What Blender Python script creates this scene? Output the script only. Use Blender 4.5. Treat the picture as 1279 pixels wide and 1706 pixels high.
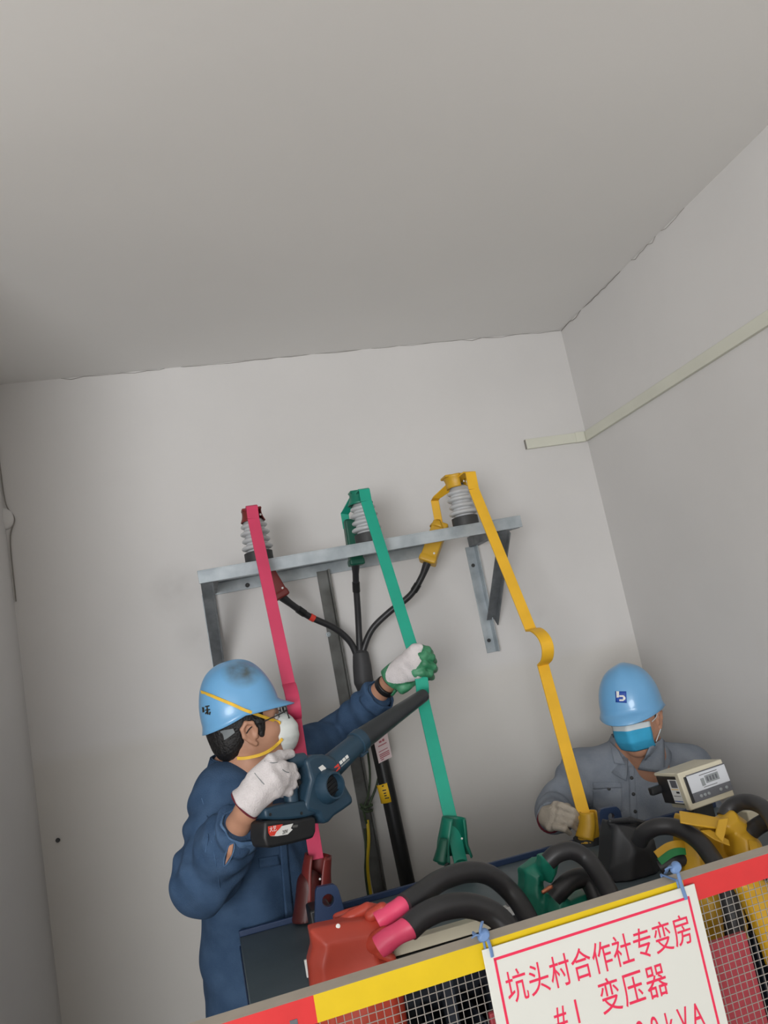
import bpy, bmesh, math, random
import numpy as np
from mathutils import Vector, Matrix
from mathutils.bvhtree import BVHTree

for o in list(bpy.data.objects): bpy.data.objects.remove(o)
S = bpy.context.scene
COL = S.collection
random.seed(4)

# ------------------------------------------------------------------ camera
CAM = np.array([0.0, 0.0, 1.62])
FPX, CX, CY = 1339.35, 639.5, 853.0
MR = np.array([[0.9580666118148393, -0.2162006110271513, -0.1880576058475705],
               [0.14344752232995275, -0.20625967847589574, 0.9679254895767636],
               [0.2480547835923175, 0.9543134919021664, 0.16659706933335292]])
cd = bpy.data.cameras.new('camera')
cam = bpy.data.objects.new('camera', cd); COL.objects.link(cam)
cd.sensor_fit = 'VERTICAL'; cd.sensor_height = 36; cd.sensor_width = 36 * 1279 / 1706
cd.lens = FPX / 1706 * 36
cd.clip_start = 0.02
m4 = Matrix.Identity(4)
for i in range(3):
    m4[i][0] = MR[0][i]; m4[i][1] = MR[1][i]; m4[i][2] = -MR[2][i]; m4[i][3] = CAM[i]
cam.matrix_world = m4
S.camera = cam

# ------------------------------------------------------------------ world, light, exposure
wd = bpy.data.worlds.new('daylight'); S.world = wd; wd.use_nodes = True
bg = wd.node_tree.nodes['Background']; bg.inputs[0].default_value = (0.9, 0.95, 1.0, 1); bg.inputs[1].default_value = 1.0


def area(name, loc, target, sx, sy, power, col):
    l = bpy.data.lights.new(name, 'AREA'); l.shape = 'RECTANGLE'; l.size = sx; l.size_y = sy
    l.energy = power; l.color = col
    o = bpy.data.objects.new(name, l); COL.objects.link(o); o.location = loc
    d = Vector(target) - Vector(loc); o.rotation_euler = d.to_track_quat('-Z', 'Z').to_euler()
    return o


area('window_daylight', (-1.75, -3.30, 1.55), (1.1, 2.4, 2.0), 2.3, 1.7, 200, (0.975, 0.985, 1.0))
S.view_settings.view_transform = 'Standard'; S.view_settings.look = 'None'
S.view_settings.gamma = 1; S.view_settings.use_curve_mapping = False
S.view_settings.exposure = 0.0


# ------------------------------------------------------------------ helpers
def ray(px, py):
    return MR.T @ np.array([(px - CX) / FPX, -(py - CY) / FPX, 1.0])


def P(px, py, Y):
    """the point of the room seen at pixel px,py that lies Y metres in front of the camera (towards the back wall)"""
    d = ray(px, py)
    return CAM + d * (Y / d[1])


def PZ(px, py, z):
    d = ray(px, py)
    return CAM + d * ((z - CAM[2]) / d[2])


def PPL(px, py, o, n):
    d = ray(px, py)
    return CAM + d * (np.dot(o - CAM, n) / np.dot(d, n))


def nrm(v):
    v = np.asarray(v, float)
    return v / np.linalg.norm(v)


def lin(c):
    return tuple((x / 255 / 12.92) if x / 255 <= 0.04045 else ((x / 255 + 0.055) / 1.055) ** 2.4 for x in c)


MATS = {}


def mat(name, rgb, rough=0.6, metal=0.0, var=0.0, vscale=20.0, bump=0.0, bscale=60.0, rgb2=None, spec=0.5, stretch=None, alpha=None, coat=0.0):
    if name in MATS: return MATS[name]
    m = bpy.data.materials.new(name); m.use_nodes = True
    nt = m.node_tree; b = nt.nodes['Principled BSDF']
    c = lin(rgb)
    b.inputs['Base Color'].default_value = (*c, 1); b.inputs['Roughness'].default_value = rough
    b.inputs['Metallic'].default_value = metal; b.inputs['Specular IOR Level'].default_value = spec
    if coat: b.inputs['Coat Weight'].default_value = coat
    tc = nt.nodes.new('ShaderNodeTexCoord'); src = tc.outputs['Object']
    if stretch:
        mp = nt.nodes.new('ShaderNodeMapping'); mp.inputs['Scale'].default_value = stretch
        nt.links.new(src, mp.inputs[0]); src = mp.outputs[0]
    if var or rgb2:
        n = nt.nodes.new('ShaderNodeTexNoise'); n.inputs['Scale'].default_value = vscale; n.inputs['Detail'].default_value = 5
        nt.links.new(src, n.inputs['Vector'])
        r = nt.nodes.new('ShaderNodeValToRGB')
        c2 = lin(rgb2) if rgb2 else tuple(min(1, x * (1 - var)) for x in c)
        c1 = c if rgb2 else tuple(min(1, x * (1 + var)) for x in c)
        r.color_ramp.elements[0].color = (*c2, 1); r.color_ramp.elements[1].color = (*c1, 1)
        r.color_ramp.elements[0].position = 0.33; r.color_ramp.elements[1].position = 0.67
        nt.links.new(n.outputs[0], r.inputs[0]); nt.links.new(r.outputs[0], b.inputs['Base Color'])
    if bump:
        n2 = nt.nodes.new('ShaderNodeTexNoise'); n2.inputs['Scale'].default_value = bscale; n2.inputs['Detail'].default_value = 4
        nt.links.new(src, n2.inputs['Vector'])
        bp = nt.nodes.new('ShaderNodeBump'); bp.inputs['Strength'].default_value = bump; bp.inputs['Distance'].default_value = 0.004
        nt.links.new(n2.outputs[0], bp.inputs['Height']); nt.links.new(bp.outputs[0], b.inputs['Normal'])
    MATS[name] = m
    return m


def obj(name, V, F, m, parent=None, smooth=30, mids=None, bevel=0.0, solid=0.0, segs=2):
    V = np.asarray(V, float)
    c = (V.min(0) + V.max(0)) / 2
    me = bpy.data.meshes.new(name)
    me.from_pydata((V - c).tolist(), [], [list(map(int, f)) for f in F])
    ms = m if isinstance(m, (list, tuple)) else [m]
    for x in ms: me.materials.append(x)
    if mids is not None: me.polygons.foreach_set('material_index', np.asarray(mids, dtype=np.int32))
    me.validate(); me.update()
    bm = bmesh.new(); bm.from_mesh(me); bmesh.ops.recalc_face_normals(bm, faces=bm.faces); bm.to_mesh(me); bm.free()
    if smooth:
        me.polygons.foreach_set('use_smooth', [True] * len(me.polygons))
        me.set_sharp_from_angle(angle=math.radians(smooth))
    o = bpy.data.objects.new(name, me); COL.objects.link(o); o.location = c
    if parent is not None:
        o.parent = parent
        o.matrix_parent_inverse = Matrix.Translation(-Vector(parent['_w']))
        o['_w'] = tuple(c)
    else:
        o['_w'] = tuple(c)
    if solid:
        md = o.modifiers.new('thickness', 'SOLIDIFY'); md.thickness = solid; md.offset = 0
    if bevel:
        md = o.modifiers.new('edges', 'BEVEL'); md.width = bevel; md.segments = segs; md.limit_method = 'ANGLE'
        md.angle_limit = math.radians(40); md.harden_normals = False
    return o


def thing(name, label, cat, loc, group=None):
    o = bpy.data.objects.new(name, None); COL.objects.link(o); o.location = tuple(loc); o['_w'] = tuple(float(x) for x in loc)
    o.empty_display_size = 0.05
    o['label'] = label; o['category'] = cat
    if group: o['group'] = group
    return o


def tag(o, label, cat, group=None):
    o['label'] = label; o['category'] = cat
    if group: o['group'] = group
    return o


def struct(o, label):
    o['kind'] = 'structure'; o['label'] = label
    return o


class MB:
    def __init__(s): s.V = []; s.F = []; s.M = []

    def add(s, V, F, mi=0):
        n = len(s.V); s.V += [list(map(float, v)) for v in V]; s.F += [[i + n for i in f] for f in F]; s.M += [mi] * len(F)
        return s

    def build(s, name, m, parent=None, **k):
        return obj(name, s.V, s.F, m, parent, mids=s.M, **k)

    def box(s, c, half, R=None, mi=0):
        R = np.eye(3) if R is None else np.asarray(R)
        V = [np.asarray(c) + R @ (np.asarray(half) * np.array([i, j, k])) for i in (-1, 1) for j in (-1, 1) for k in (-1, 1)]
        F = [(0, 1, 3, 2), (4, 6, 7, 5), (0, 4, 5, 1), (2, 3, 7, 6), (0, 2, 6, 4), (1, 5, 7, 3)]
        return s.add(V, F, mi)

    def bar(s, a, b, wdir, w, t, mi=0):
        """a straight bar from a to b, w wide along wdir, t thick"""
        a = np.asarray(a, float); b = np.asarray(b, float); d = nrm(b - a)
        wd_ = nrm(wdir - np.dot(wdir, d) * d); td = np.cross(d, wd_)
        R = np.stack([d, wd_, td], 1)
        return s.box((a + b) / 2, (np.linalg.norm(b - a) / 2, w / 2, t / 2), R, mi)

    def tube(s, pts, r, sides=12, caps=True, mi=0, squash=None):
        pts = np.asarray(pts, float); n = len(pts)
        r = np.full(n, r) if np.isscalar(r) else np.asarray(r, float)
        T = np.gradient(pts, axis=0); T /= np.linalg.norm(T, axis=1)[:, None]
        ref = np.array([0, 0, 1.0]) if abs(T[0][2]) < .9 else np.array([1.0, 0, 0])
        u = nrm(np.cross(T[0], ref)); V = []
        for i in range(n):
            u = nrm(u - np.dot(u, T[i]) * T[i]); w = np.cross(T[i], u)
            for k in range(sides):
                a = 2 * math.pi * k / sides
                V.append(pts[i] + r[i] * (u * math.cos(a) + w * math.sin(a) * (squash or 1)))
        F = [(i * sides + k, i * sides + (k + 1) % sides, (i + 1) * sides + (k + 1) % sides, (i + 1) * sides + k) for i in range(n - 1) for k in range(sides)]
        if caps:
            F.append(tuple(range(sides))[::-1]); F.append(tuple((n - 1) * sides + k for k in range(sides)))
        return s.add(V, F, mi)

    def ribbon(s, pts, wdir, w, t, mi=0):
        pts = np.asarray(pts, float); n = len(pts)
        T = np.gradient(pts, axis=0); T /= np.linalg.norm(T, axis=1)[:, None]
        wdir = np.asarray(wdir, float); V = []
        w = np.full(n, w) if np.isscalar(w) else w
        for i in range(n):
            wd_ = wdir if wdir.ndim == 1 else wdir[i]
            a = nrm(wd_ - np.dot(wd_, T[i]) * T[i]); b = np.cross(T[i], a)
            for (i1, j1) in ((-1, -1), (1, -1), (1, 1), (-1, 1)): V.append(pts[i] + a * w[i] / 2 * i1 + b * t / 2 * j1)
        F = [(i * 4 + k, i * 4 + (k + 1) % 4, i * 4 + 4 + (k + 1) % 4, i * 4 + 4 + k) for i in range(n - 1) for k in range(4)]
        F += [(3, 2, 1, 0), (n * 4 - 4, n * 4 - 3, n * 4 - 2, n * 4 - 1)]
        return s.add(V, F, mi)

    def prism(s, poly, ext, mi=0):
        poly = np.asarray(poly, float); n = len(poly); V = list(poly) + list(poly + np.asarray(ext))
        F = [tuple(range(n))[::-1], tuple(range(n, 2 * n))] + [(i, (i + 1) % n, n + (i + 1) % n, n + i) for i in range(n)]
        return s.add(V, F, mi)

    def lathe(s, base, axis, prof, sides=24, mi=0):
        axis = nrm(axis); u = nrm(np.cross(axis, [0.3, 1, 0.1])); w = np.cross(axis, u); V = []
        for (h, r) in prof:
            for k in range(sides):
                a = 2 * math.pi * k / sides
                V.append(np.asarray(base) + axis * h + r * (u * math.cos(a) + w * math.sin(a)))
        n = len(prof)
        F = [(i * sides + k, i * sides + (k + 1) % sides, (i + 1) * sides + (k + 1) % sides, (i + 1) * sides + k) for i in range(n - 1) for k in range(sides)]
        F.append(tuple(range(sides))[::-1]); F.append(tuple((n - 1) * sides + k for k in range(sides)))
        return s.add(V, F, mi)


def spline(pts, n=8):
    """Catmull-Rom through the points"""
    p = np.asarray(pts, float); p = np.vstack([2 * p[0] - p[1], p, 2 * p[-1] - p[-2]]); out = []
    for i in range(1, len(p) - 2):
        for k in range(n):
            t = k / n
            out.append(0.5 * (2 * p[i] + (p[i + 1] - p[i - 1]) * t + (2 * p[i - 1] - 5 * p[i] + 4 * p[i + 1] - p[i + 2]) * t * t + (3 * p[i] - p[i - 1] - 3 * p[i + 1] + p[i + 2]) * t ** 3))
    out.append(p[-2])
    return np.array(out)


def PS(pts, n=8): return spline([P(*q) for q in pts], n)


# ---- organic surfaces: smooth union of tapered capsules and ellipsoids, meshed by surface nets
def rc(a, b, r1, r2=None, k=None, tagid=0, wr=None, op='u'):
    return dict(t='rc', a=np.asarray(a, float), b=np.asarray(b, float), r1=r1, r2=r1 if r2 is None else r2, k=k, id=tagid, wr=wr, op=op)


def el(c, rad, R=None, k=None, tagid=0, op='u'):
    return dict(t='el', a=np.asarray(c, float), rad=np.asarray(rad, float), R=np.eye(3) if R is None else np.asarray(R), k=k, id=tagid, op=op)


def rb(c, half, R=None, rr=0.01, k=None, tagid=0, op='u'):
    return dict(t='rb', a=np.asarray(c, float), rad=np.asarray(half, float), R=np.eye(3) if R is None else np.asarray(R), rr=rr, k=k, id=tagid, op=op)


def pg(pix, y0, y1, Y=None, rr=0.012, puff=0.03, k=None, tagid=0, op='u', yplane=None):
    """a puffy sheet: outline through the given points of the plane Y, from depth y0 to y1"""
    yp = (y0 + y1) / 2 if Y is None else Y
    q = np.array([P(a[0], a[1], yp)[[0, 2]] for a in pix])
    return dict(t='pg', q=q, a=np.zeros(3), y0=y0, y1=y1, rr=rr, puff=puff, k=k, id=tagid, op=op)


def sdf(p, X):
    if p['t'] == 'pg':
        x = X[:, 0, :, [0, 2]] if False else np.stack([X[:, 0, :, 0], X[:, 0, :, 2]], -1)
        q = p['q']; n = len(q); d = np.full(x.shape[:2], 1e9); inside = np.zeros(x.shape[:2], bool)
        for i in range(n):
            a, b = q[i], q[(i + 1) % n]; e = b - a; w = x - a
            t = np.clip((w @ e) / (e @ e), 0, 1); d = np.minimum(d, np.linalg.norm(w - t[..., None] * e, axis=-1))
            cr = ((a[1] > x[..., 1]) != (b[1] > x[..., 1])) & (x[..., 0] < (b[0] - a[0]) * (x[..., 1] - a[1]) / (b[1] - a[1] + 1e-12) + a[0])
            inside ^= cr
        d = np.where(inside, -d, d)[:, None, :]
        yc = (p['y0'] + p['y1']) / 2; hh = (p['y1'] - p['y0']) / 2
        sm_ = np.clip(-d / p['puff'], 0, 1); h_ = hh * (0.6 + 0.4 * sm_ * sm_ * (3 - 2 * sm_))
        qy = np.abs(X[..., 1] - yc) - h_ + p['rr']; qd = d + p['rr'] + 0 * qy
        return np.sqrt(np.maximum(qy, 0) ** 2 + np.maximum(qd, 0) ** 2) + np.minimum(np.maximum(qy, qd), 0) - p['rr']
    if p['t'] == 'rc':
        ba = p['b'] - p['a']; d = X - p['a']
        h = np.clip((d @ ba) / max(1e-9, ba @ ba), 0, 1)
        rr = p['r1'] + (p['r2'] - p['r1']) * h
        if p['wr']:
            amp, fr, ph = p['wr']
            rr = rr + amp * np.sin(fr * h + ph + 2.2 * np.sin(23 * X[..., 0] + 1.7 * ph) + 1.8 * np.sin(19 * X[..., 1] + 2 * ph))
        return np.linalg.norm(d - h[..., None] * ba, axis=-1) - rr
    if p['t'] == 'el':
        q = (X - p['a']) @ p['R']
        k0 = np.linalg.norm(q / p['rad'], axis=-1); k1 = np.linalg.norm(q / p['rad'] ** 2, axis=-1)
        return k0 * (k0 - 1) / np.maximum(k1, 1e-6)
    q = np.abs((X - p['a']) @ p['R']) - (p['rad'] - p['rr'])
    return np.linalg.norm(np.maximum(q, 0), axis=-1) + np.minimum(q.max(-1), 0) - p['rr']


def pbox(p, m):
    if p['t'] == 'pg':
        lo = p['q'].min(0); hi = p['q'].max(0)
        return np.array([lo[0] - m, p['y0'] - m, lo[1] - m]), np.array([hi[0] + m, p['y1'] + m, hi[1] + m])
    if p['t'] == 'rc':
        r = max(p['r1'], p['r2']) + m
        return np.minimum(p['a'], p['b']) - r, np.maximum(p['a'], p['b']) + r
    e = np.abs(p['R']) @ p['rad'] + m
    return p['a'] - e, p['a'] + e


def blob(prims, h, k=0.02, clip=None, field=None):
    adds = [p for p in prims if p['op'] == 'u']
    lo = np.min([pbox(p, 3 * h)[0] for p in adds], 0); hi = np.max([pbox(p, 3 * h)[1] for p in adds], 0)
    n = np.ceil((hi - lo) / h).astype(int) + 1
    G = np.full(n, 0.5, np.float32)
    ax = [lo[i] + h * np.arange(n[i]) for i in range(3)]
    for p in prims:
        kk = p['k'] if p['k'] is not None else k
        a, b = pbox(p, kk + 4 * h)
        i0 = np.clip(np.floor((a - lo) / h).astype(int), 0, n); i1 = np.clip(np.ceil((b - lo) / h).astype(int) + 1, 0, n)
        if (i1 <= i0).any(): continue
        sl = tuple(slice(i0[i], i1[i]) for i in range(3))
        X = np.stack(np.meshgrid(ax[0][sl[0]], ax[1][sl[1]], ax[2][sl[2]], indexing='ij'), -1)
        d = sdf(p, X); g = G[sl]
        if p['op'] == 'u':
            t = np.maximum(kk - np.abs(g - d), 0) / max(kk, 1e-9)
            G[sl] = np.minimum(g, d) - t * t * kk * 0.25
        else:
            d = -d; t = np.maximum(kk - np.abs(g - d), 0) / max(kk, 1e-9)
            G[sl] = np.maximum(g, d) + t * t * kk * 0.25
    if clip is not None or field is not None:
        X = np.stack(np.meshgrid(*ax, indexing='ij'), -1)
        if field is not None: G = G + field(X).astype(np.float32)
        if clip is not None: G = np.maximum(G, clip(X).astype(np.float32))
    G[0] = G[-1] = 0.5; G[:, 0] = G[:, -1] = 0.5; G[:, :, 0] = G[:, :, -1] = 0.5
    return nets(G, lo, h)


def nets(G, lo, h):
    s = G < 0
    c = [s[i:i + s.shape[0] - 1, j:j + s.shape[1] - 1, k_:k_ + s.shape[2] - 1] for i in (0, 1) for j in (0, 1) for k_ in (0, 1)]
    cnt = sum(x.astype(np.int8) for x in c)
    act = (cnt > 0) & (cnt < 8)
    idx = np.argwhere(act)
    lut = np.full(act.shape, -1, np.int64); lut[act] = np.arange(len(idx))
    acc = np.zeros((len(idx), 3)); w = np.zeros(len(idx))
    cor = [np.array(q) for q in [(i, j, k_) for i in (0, 1) for j in (0, 1) for k_ in (0, 1)]]
    val = [G[idx[:, 0] + q[0], idx[:, 1] + q[1], idx[:, 2] + q[2]] for q in cor]
    for a in range(8):
        for b in range(a + 1, 8):
            if np.abs(cor[a] - cor[b]).sum() != 1: continue
            va, vb = val[a], val[b]; mk = (va < 0) != (vb < 0)
            t = np.where(mk, va / np.where(mk, va - vb, 1), 0)
            acc += np.where(mk[:, None], cor[a] + t[:, None] * (cor[b] - cor[a]), 0); w += mk
    V = lo + h * (idx + acc / w[:, None])
    F = []
    for ax_ in range(3):
        sl0 = [slice(None)] * 3; sl1 = [slice(None)] * 3; sl0[ax_] = slice(0, -1); sl1[ax_] = slice(1, None)
        e = np.argwhere(s[tuple(sl0)] != s[tuple(sl1)])
        o1, o2 = [q for q in range(3) if q != ax_]
        e = e[(e[:, o1] > 0) & (e[:, o2] > 0)]
        d1 = np.zeros(3, int); d1[o1] = 1; d2 = np.zeros(3, int); d2[o2] = 1
        q = [lut[tuple((e - x).T)] for x in (0 * d1, d1, d1 + d2, d2)]
        F.append(np.stack(q, 1))
    return V, np.vstack(F)


def vnormals(V, F):
    n = np.zeros_like(V); fn = np.cross(V[F[:, 2]] - V[F[:, 0]], V[F[:, 3]] - V[F[:, 1]])
    for i in range(4): np.add.at(n, F[:, i], fn)
    return n / np.maximum(np.linalg.norm(n, axis=1)[:, None], 1e-9)


def bvh_of(V, F): return BVHTree.FromPolygons([tuple(v) for v in V], [tuple(int(i) for i in f) for f in F])


def hit(px, py, bvhs):
    d = Vector(nrm(ray(px, py))); best = None
    for b in (bvhs if isinstance(bvhs, list) else [bvhs]):
        r = b.ray_cast(Vector(CAM), d)
        if r[0] is not None and (best is None or r[3] < best[3]): best = r
    return best


def patch(quad, bvh, lift=0.002, nx=8, ny=8, fallback=None):
    """a thin sheet that lies on a real surface inside the four given points"""
    q = [np.array(c, float) for c in quad]; V = []; last = None
    for j in range(ny + 1):
        for i in range(nx + 1):
            s_, t_ = i / nx, j / ny
            c = (1 - t_) * ((1 - s_) * q[0] + s_ * q[1]) + t_ * ((1 - s_) * q[3] + s_ * q[2])
            h_ = hit(c[0], c[1], bvh)
            if h_ is None: p = last if last is not None else P(c[0], c[1], 2.4)
            else: p = np.array(h_[0]) + np.array(h_[1]) * lift * (1 if np.dot(h_[1], ray(*c)) < 0 else -1)
            V.append(p); last = p
    F = [(j * (nx + 1) + i, j * (nx + 1) + i + 1, (j + 1) * (nx + 1) + i + 1, (j + 1) * (nx + 1) + i) for j in range(ny) for i in range(nx)]
    return V, F


def on_surface(pts, bvh, lift):
    out = []
    for (x, y) in pts:
        h_ = hit(x, y, bvh)
        if h_ is None: continue
        out.append(np.array(h_[0]) + np.array(h_[1]) * lift * (1 if np.dot(h_[1], ray(x, y)) < 0 else -1))
    return np.array(out)


def text(name, body, o, u, v, size, m, parent, sx=1.0, thick=0.0006, align='LEFT', slant=0.0):
    c = bpy.data.curves.new(name, 'FONT'); c.body = body; c.size = size; c.extrude = thick; c.align_x = align; c.offset = 0.0
    c.materials.append(m); c.shear = slant; c.resolution_u = 4
    tmp = bpy.data.objects.new('lettering', c); COL.objects.link(tmp); bpy.context.view_layer.update()
    me = bpy.data.meshes.new_from_object(tmp.evaluated_get(bpy.context.evaluated_depsgraph_get()))
    bpy.data.objects.remove(tmp); bpy.data.curves.remove(c)
    t = bpy.data.objects.new(name, me); COL.objects.link(t)
    u = nrm(u); v = nrm(v - np.dot(v, u) * u); n = np.cross(u, v)
    W = Matrix.Identity(4)
    for i in range(3): W[i][0] = u[i] * sx; W[i][1] = v[i]; W[i][2] = n[i]; W[i][3] = o[i]
    t.parent = parent; t.matrix_parent_inverse = Matrix.Translation(-Vector(parent['_w'])); t.matrix_basis = W
    return t


# ------------------------------------------------------------------ materials
m_wall = mat('wall_paint', (215, 213, 211), 0.85, var=0.035, vscale=1.3, bump=0.12, bscale=35, spec=0.25)
m_ceil = mat('ceiling_paint', (236, 235, 233), 0.9, var=0.02, vscale=1.0, bump=0.08, bscale=25, spec=0.2)
m_floor = mat('concrete', (150, 140, 126), 0.85, var=0.15, vscale=4, bump=0.2)
m_trunk = mat('trunking_plastic', (214, 214, 200), 0.5, var=0.03, vscale=6, bump=0.03)
m_galv = mat('galvanised_steel', (182, 190, 194), 0.45, 0.35, rgb2=(150, 159, 165), vscale=14, bump=0.06, bscale=90)
m_galvd = mat('dull_galvanised_steel', (142, 147, 150), 0.5, 0.4, rgb2=(108, 112, 116), vscale=18, bump=0.06, bscale=90)
m_pos = mat('dirty_steel', (122, 123, 121), 0.55, 0.4, rgb2=(84, 84, 80), vscale=9, bump=0.08)
m_porc = mat('grey_porcelain', (190, 192, 194), 0.28, var=0.04, vscale=30, coat=0.3)
m_iron = mat('dark_cast_iron', (62, 63, 64), 0.6, 0.2, var=0.1)
m_red = mat('pink_red_insulation', (205, 62, 98), 0.5, var=0.06, vscale=12, bump=0.05)
m_grn = mat('green_insulation', (24, 160, 134), 0.45, var=0.06, vscale=12, bump=0.05)
m_yel = mat('yellow_insulation', (236, 182, 42), 0.5, var=0.06, vscale=12, bump=0.05)
m_sred = mat('red_silicone', (172, 62, 46), 0.42, var=0.08, vscale=10, bump=0.08, bscale=30)
m_smar = mat('maroon_silicone', (120, 44, 40), 0.45, var=0.12, vscale=14, bump=0.08, bscale=30)
m_sgrn = mat('green_silicone', (20, 118, 96), 0.4, var=0.1, vscale=12, bump=0.08, bscale=30)
m_sgrd = mat('dark_green_silicone', (16, 84, 66), 0.4, var=0.1, vscale=12, bump=0.08, bscale=30)
m_syel = mat('yellow_silicone', (206, 160, 40), 0.42, var=0.08, vscale=12, bump=0.1, bscale=30)
m_sblk = mat('black_silicone', (46, 47, 50), 0.5, var=0.1, vscale=12, bump=0.08, bscale=30)
m_cab = mat('cable_rubber', (44, 44, 46), 0.42, var=0.12, vscale=10, bump=0.05, bscale=50)
m_cab2 = mat('cable_sheath_black', (26, 27, 27), 0.38, var=0.1, vscale=8)
m_boot = mat('boot_rubber', (58, 58, 60), 0.6, var=0.08, vscale=20)
m_pink = mat('pink_heat_shrink', (226, 74, 112), 0.4, var=0.06, vscale=20, bump=0.1, bscale=60)
m_navy = mat('transformer_navy', (38, 58, 92), 0.42, var=0.06, vscale=8, bump=0.03)
m_navyd = mat('transformer_tank', (30, 36, 46), 0.55, var=0.1, vscale=6)
m_deck = mat('transformer_lid', (84, 96, 102), 0.45, var=0.1, vscale=6, bump=0.03)
m_cream = mat('cream_enamel', (206, 200, 178), 0.45, var=0.04, vscale=10)
m_rail_y = mat('rail_yellow_paint', (216, 184, 22), 0.4, var=0.04, vscale=14)
m_rail_r = mat('rail_red_paint', (208, 48, 50), 0.4, var=0.05, vscale=14)
m_taupe = mat('rail_bare_top', (184, 174, 160), 0.6, var=0.06, vscale=20)
m_wire = mat('mesh_wire', (168, 164, 158), 0.4, 0.5)
m_sign = mat('sign_white', (214, 215, 208), 0.35, var=0.01, vscale=4)
m_signr = mat('sign_red', (226, 42, 82), 0.5)
m_tie = mat('blue_plastic_tie', (104, 134, 178), 0.5, var=0.08, vscale=40)
m_wine = mat('wine_red_board', (168, 62, 72), 0.5, var=0.06, vscale=6)
m_jean = mat('navy_work_cloth', (70, 94, 124), 0.92, rgb2=(56, 79, 108), vscale=16, bump=0.5, bscale=260, spec=0.15)
m_jeanl = mat('faded_work_cloth', (92, 120, 152), 0.92, rgb2=(62, 90, 124), vscale=45, bump=0.5, bscale=260, spec=0.15)
m_grey = mat('grey_work_cloth', (146, 153, 163), 0.92, rgb2=(128, 136, 147), vscale=14, bump=0.4, bscale=240, spec=0.15)
m_trou = mat('dark_trouser_cloth', (34, 44, 66), 0.92, var=0.1, bump=0.4, bscale=200, spec=0.15)
m_skin = mat('skin', (186, 138, 112), 0.55, var=0.07, vscale=18, bump=0.06, bscale=120)
m_hair = mat('black_hair', (22, 20, 20), 0.55, var=0.3, vscale=60, bump=0.9, bscale=160)
m_helm = mat('blue_helmet_plastic', (116, 176, 222), 0.3, rgb2=(108, 168, 214), vscale=9, coat=0.25)
m_helmi = mat('grey_helmet_harness', (120, 126, 128), 0.6)
m_n95 = mat('white_respirator', (226, 230, 226), 0.8, var=0.02, bump=0.2, bscale=200)
m_strap = mat('yellow_elastic', (236, 190, 60), 0.7, var=0.08, vscale=60)
m_mask = mat('blue_surgical_mask', (58, 170, 214), 0.75, var=0.06, vscale=18, bump=0.15, bscale=90)
m_maskw = mat('white_mask_edge', (222, 230, 232), 0.8)
m_glove = mat('white_knit_glove', (214, 208, 208), 0.9, var=0.05, vscale=30, bump=0.6, bscale=280)
m_gloveg = mat('green_latex_palm', (34, 112, 74), 0.5, rgb2=(80, 150, 112), vscale=40, bump=0.2, bscale=120)
m_glove2 = mat('grey_knit_glove', (178, 168, 154), 0.9, var=0.06, vscale=30, bump=0.6, bscale=280)
m_cuff = mat('burgundy_cuff', (104, 30, 44), 0.85, bump=0.4, bscale=200)
m_black = mat('black_plastic', (30, 31, 33), 0.45, var=0.1, vscale=20)
m_tool = mat('teal_tool_plastic', (40, 66, 84), 0.42, var=0.06, vscale=14, bump=0.05, bscale=120)
m_nozz = mat('nozzle_plastic', (46, 49, 52), 0.33, var=0.06, vscale=14)
m_lred = mat('label_red', (224, 66, 52), 0.45)
m_white = mat('label_white', (230, 230, 226), 0.5)
m_ltext = mat('label_grey_text', (92, 92, 90), 0.6)
m_pinktag = mat('pale_pink_tag', (226, 206, 206), 0.6)
m_tagred = mat('tag_red_print', (178, 96, 104), 0.6)
m_tagyel = mat('yellow_sticker', (244, 194, 34), 0.5)
m_ink = mat('black_ink', (40, 36, 24), 0.6)
m_blue = mat('logo_blue', (30, 76, 168), 0.45)
m_lcd = mat('grey_display', (142, 148, 150), 0.25)
m_panel = mat('panel_pale_grey', (204, 208, 214), 0.4)
m_dpanel = mat('panel_dark_grey', (96, 98, 104), 0.45)
m_watch = mat('watch_black', (20, 20, 22), 0.5)
m_gw = mat('earth_wire_green', (58, 76, 48), 0.6, rgb2=(40, 52, 34), vscale=30)
m_eye = mat('eye_white', (200, 196, 190), 0.3)
m_iris = mat('eye_dark', (26, 20, 18), 0.25)
m_copper = mat('bare_copper', (190, 120, 90), 0.4, 0.7)
m_crack = mat('ceiling_crack_dark', (142, 138, 132), 0.9)

# stains on the two helmets' crowns are in a paint of their own
m_helmd = mat('scuffed_helmet_plastic', (116, 176, 222), 0.3, rgb2=(110, 170, 216), vscale=9, coat=0.15)
nt = m_helmd.node_tree; bs = nt.nodes['Principled BSDF']
src = bs.inputs['Base Color'].links[0].from_socket
tcn = nt.nodes.new('ShaderNodeTexCoord')
vm = nt.nodes.new('ShaderNodeVectorMath'); vm.operation = 'DISTANCE'; vm.inputs[1].default_value = (-0.005, -0.055, 0.055)
nt.links.new(tcn.outputs['Object'], vm.inputs[0])
nz = nt.nodes.new('ShaderNodeTexNoise'); nz.inputs['Scale'].default_value = 34; nz.inputs['Detail'].default_value = 6
nt.links.new(tcn.outputs['Object'], nz.inputs['Vector'])
mr_ = nt.nodes.new('ShaderNodeMapRange'); mr_.inputs[1].default_value = 0.02; mr_.inputs[2].default_value = 0.06; mr_.inputs[3].default_value = 1.5; mr_.inputs[4].default_value = 0.0
nt.links.new(vm.outputs['Value'], mr_.inputs[0])
mu = nt.nodes.new('ShaderNodeMath'); mu.operation = 'MULTIPLY'; mu.use_clamp = True
nt.links.new(mr_.outputs[0], mu.inputs[0]); nt.links.new(nz.outputs[0], mu.inputs[1])
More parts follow.
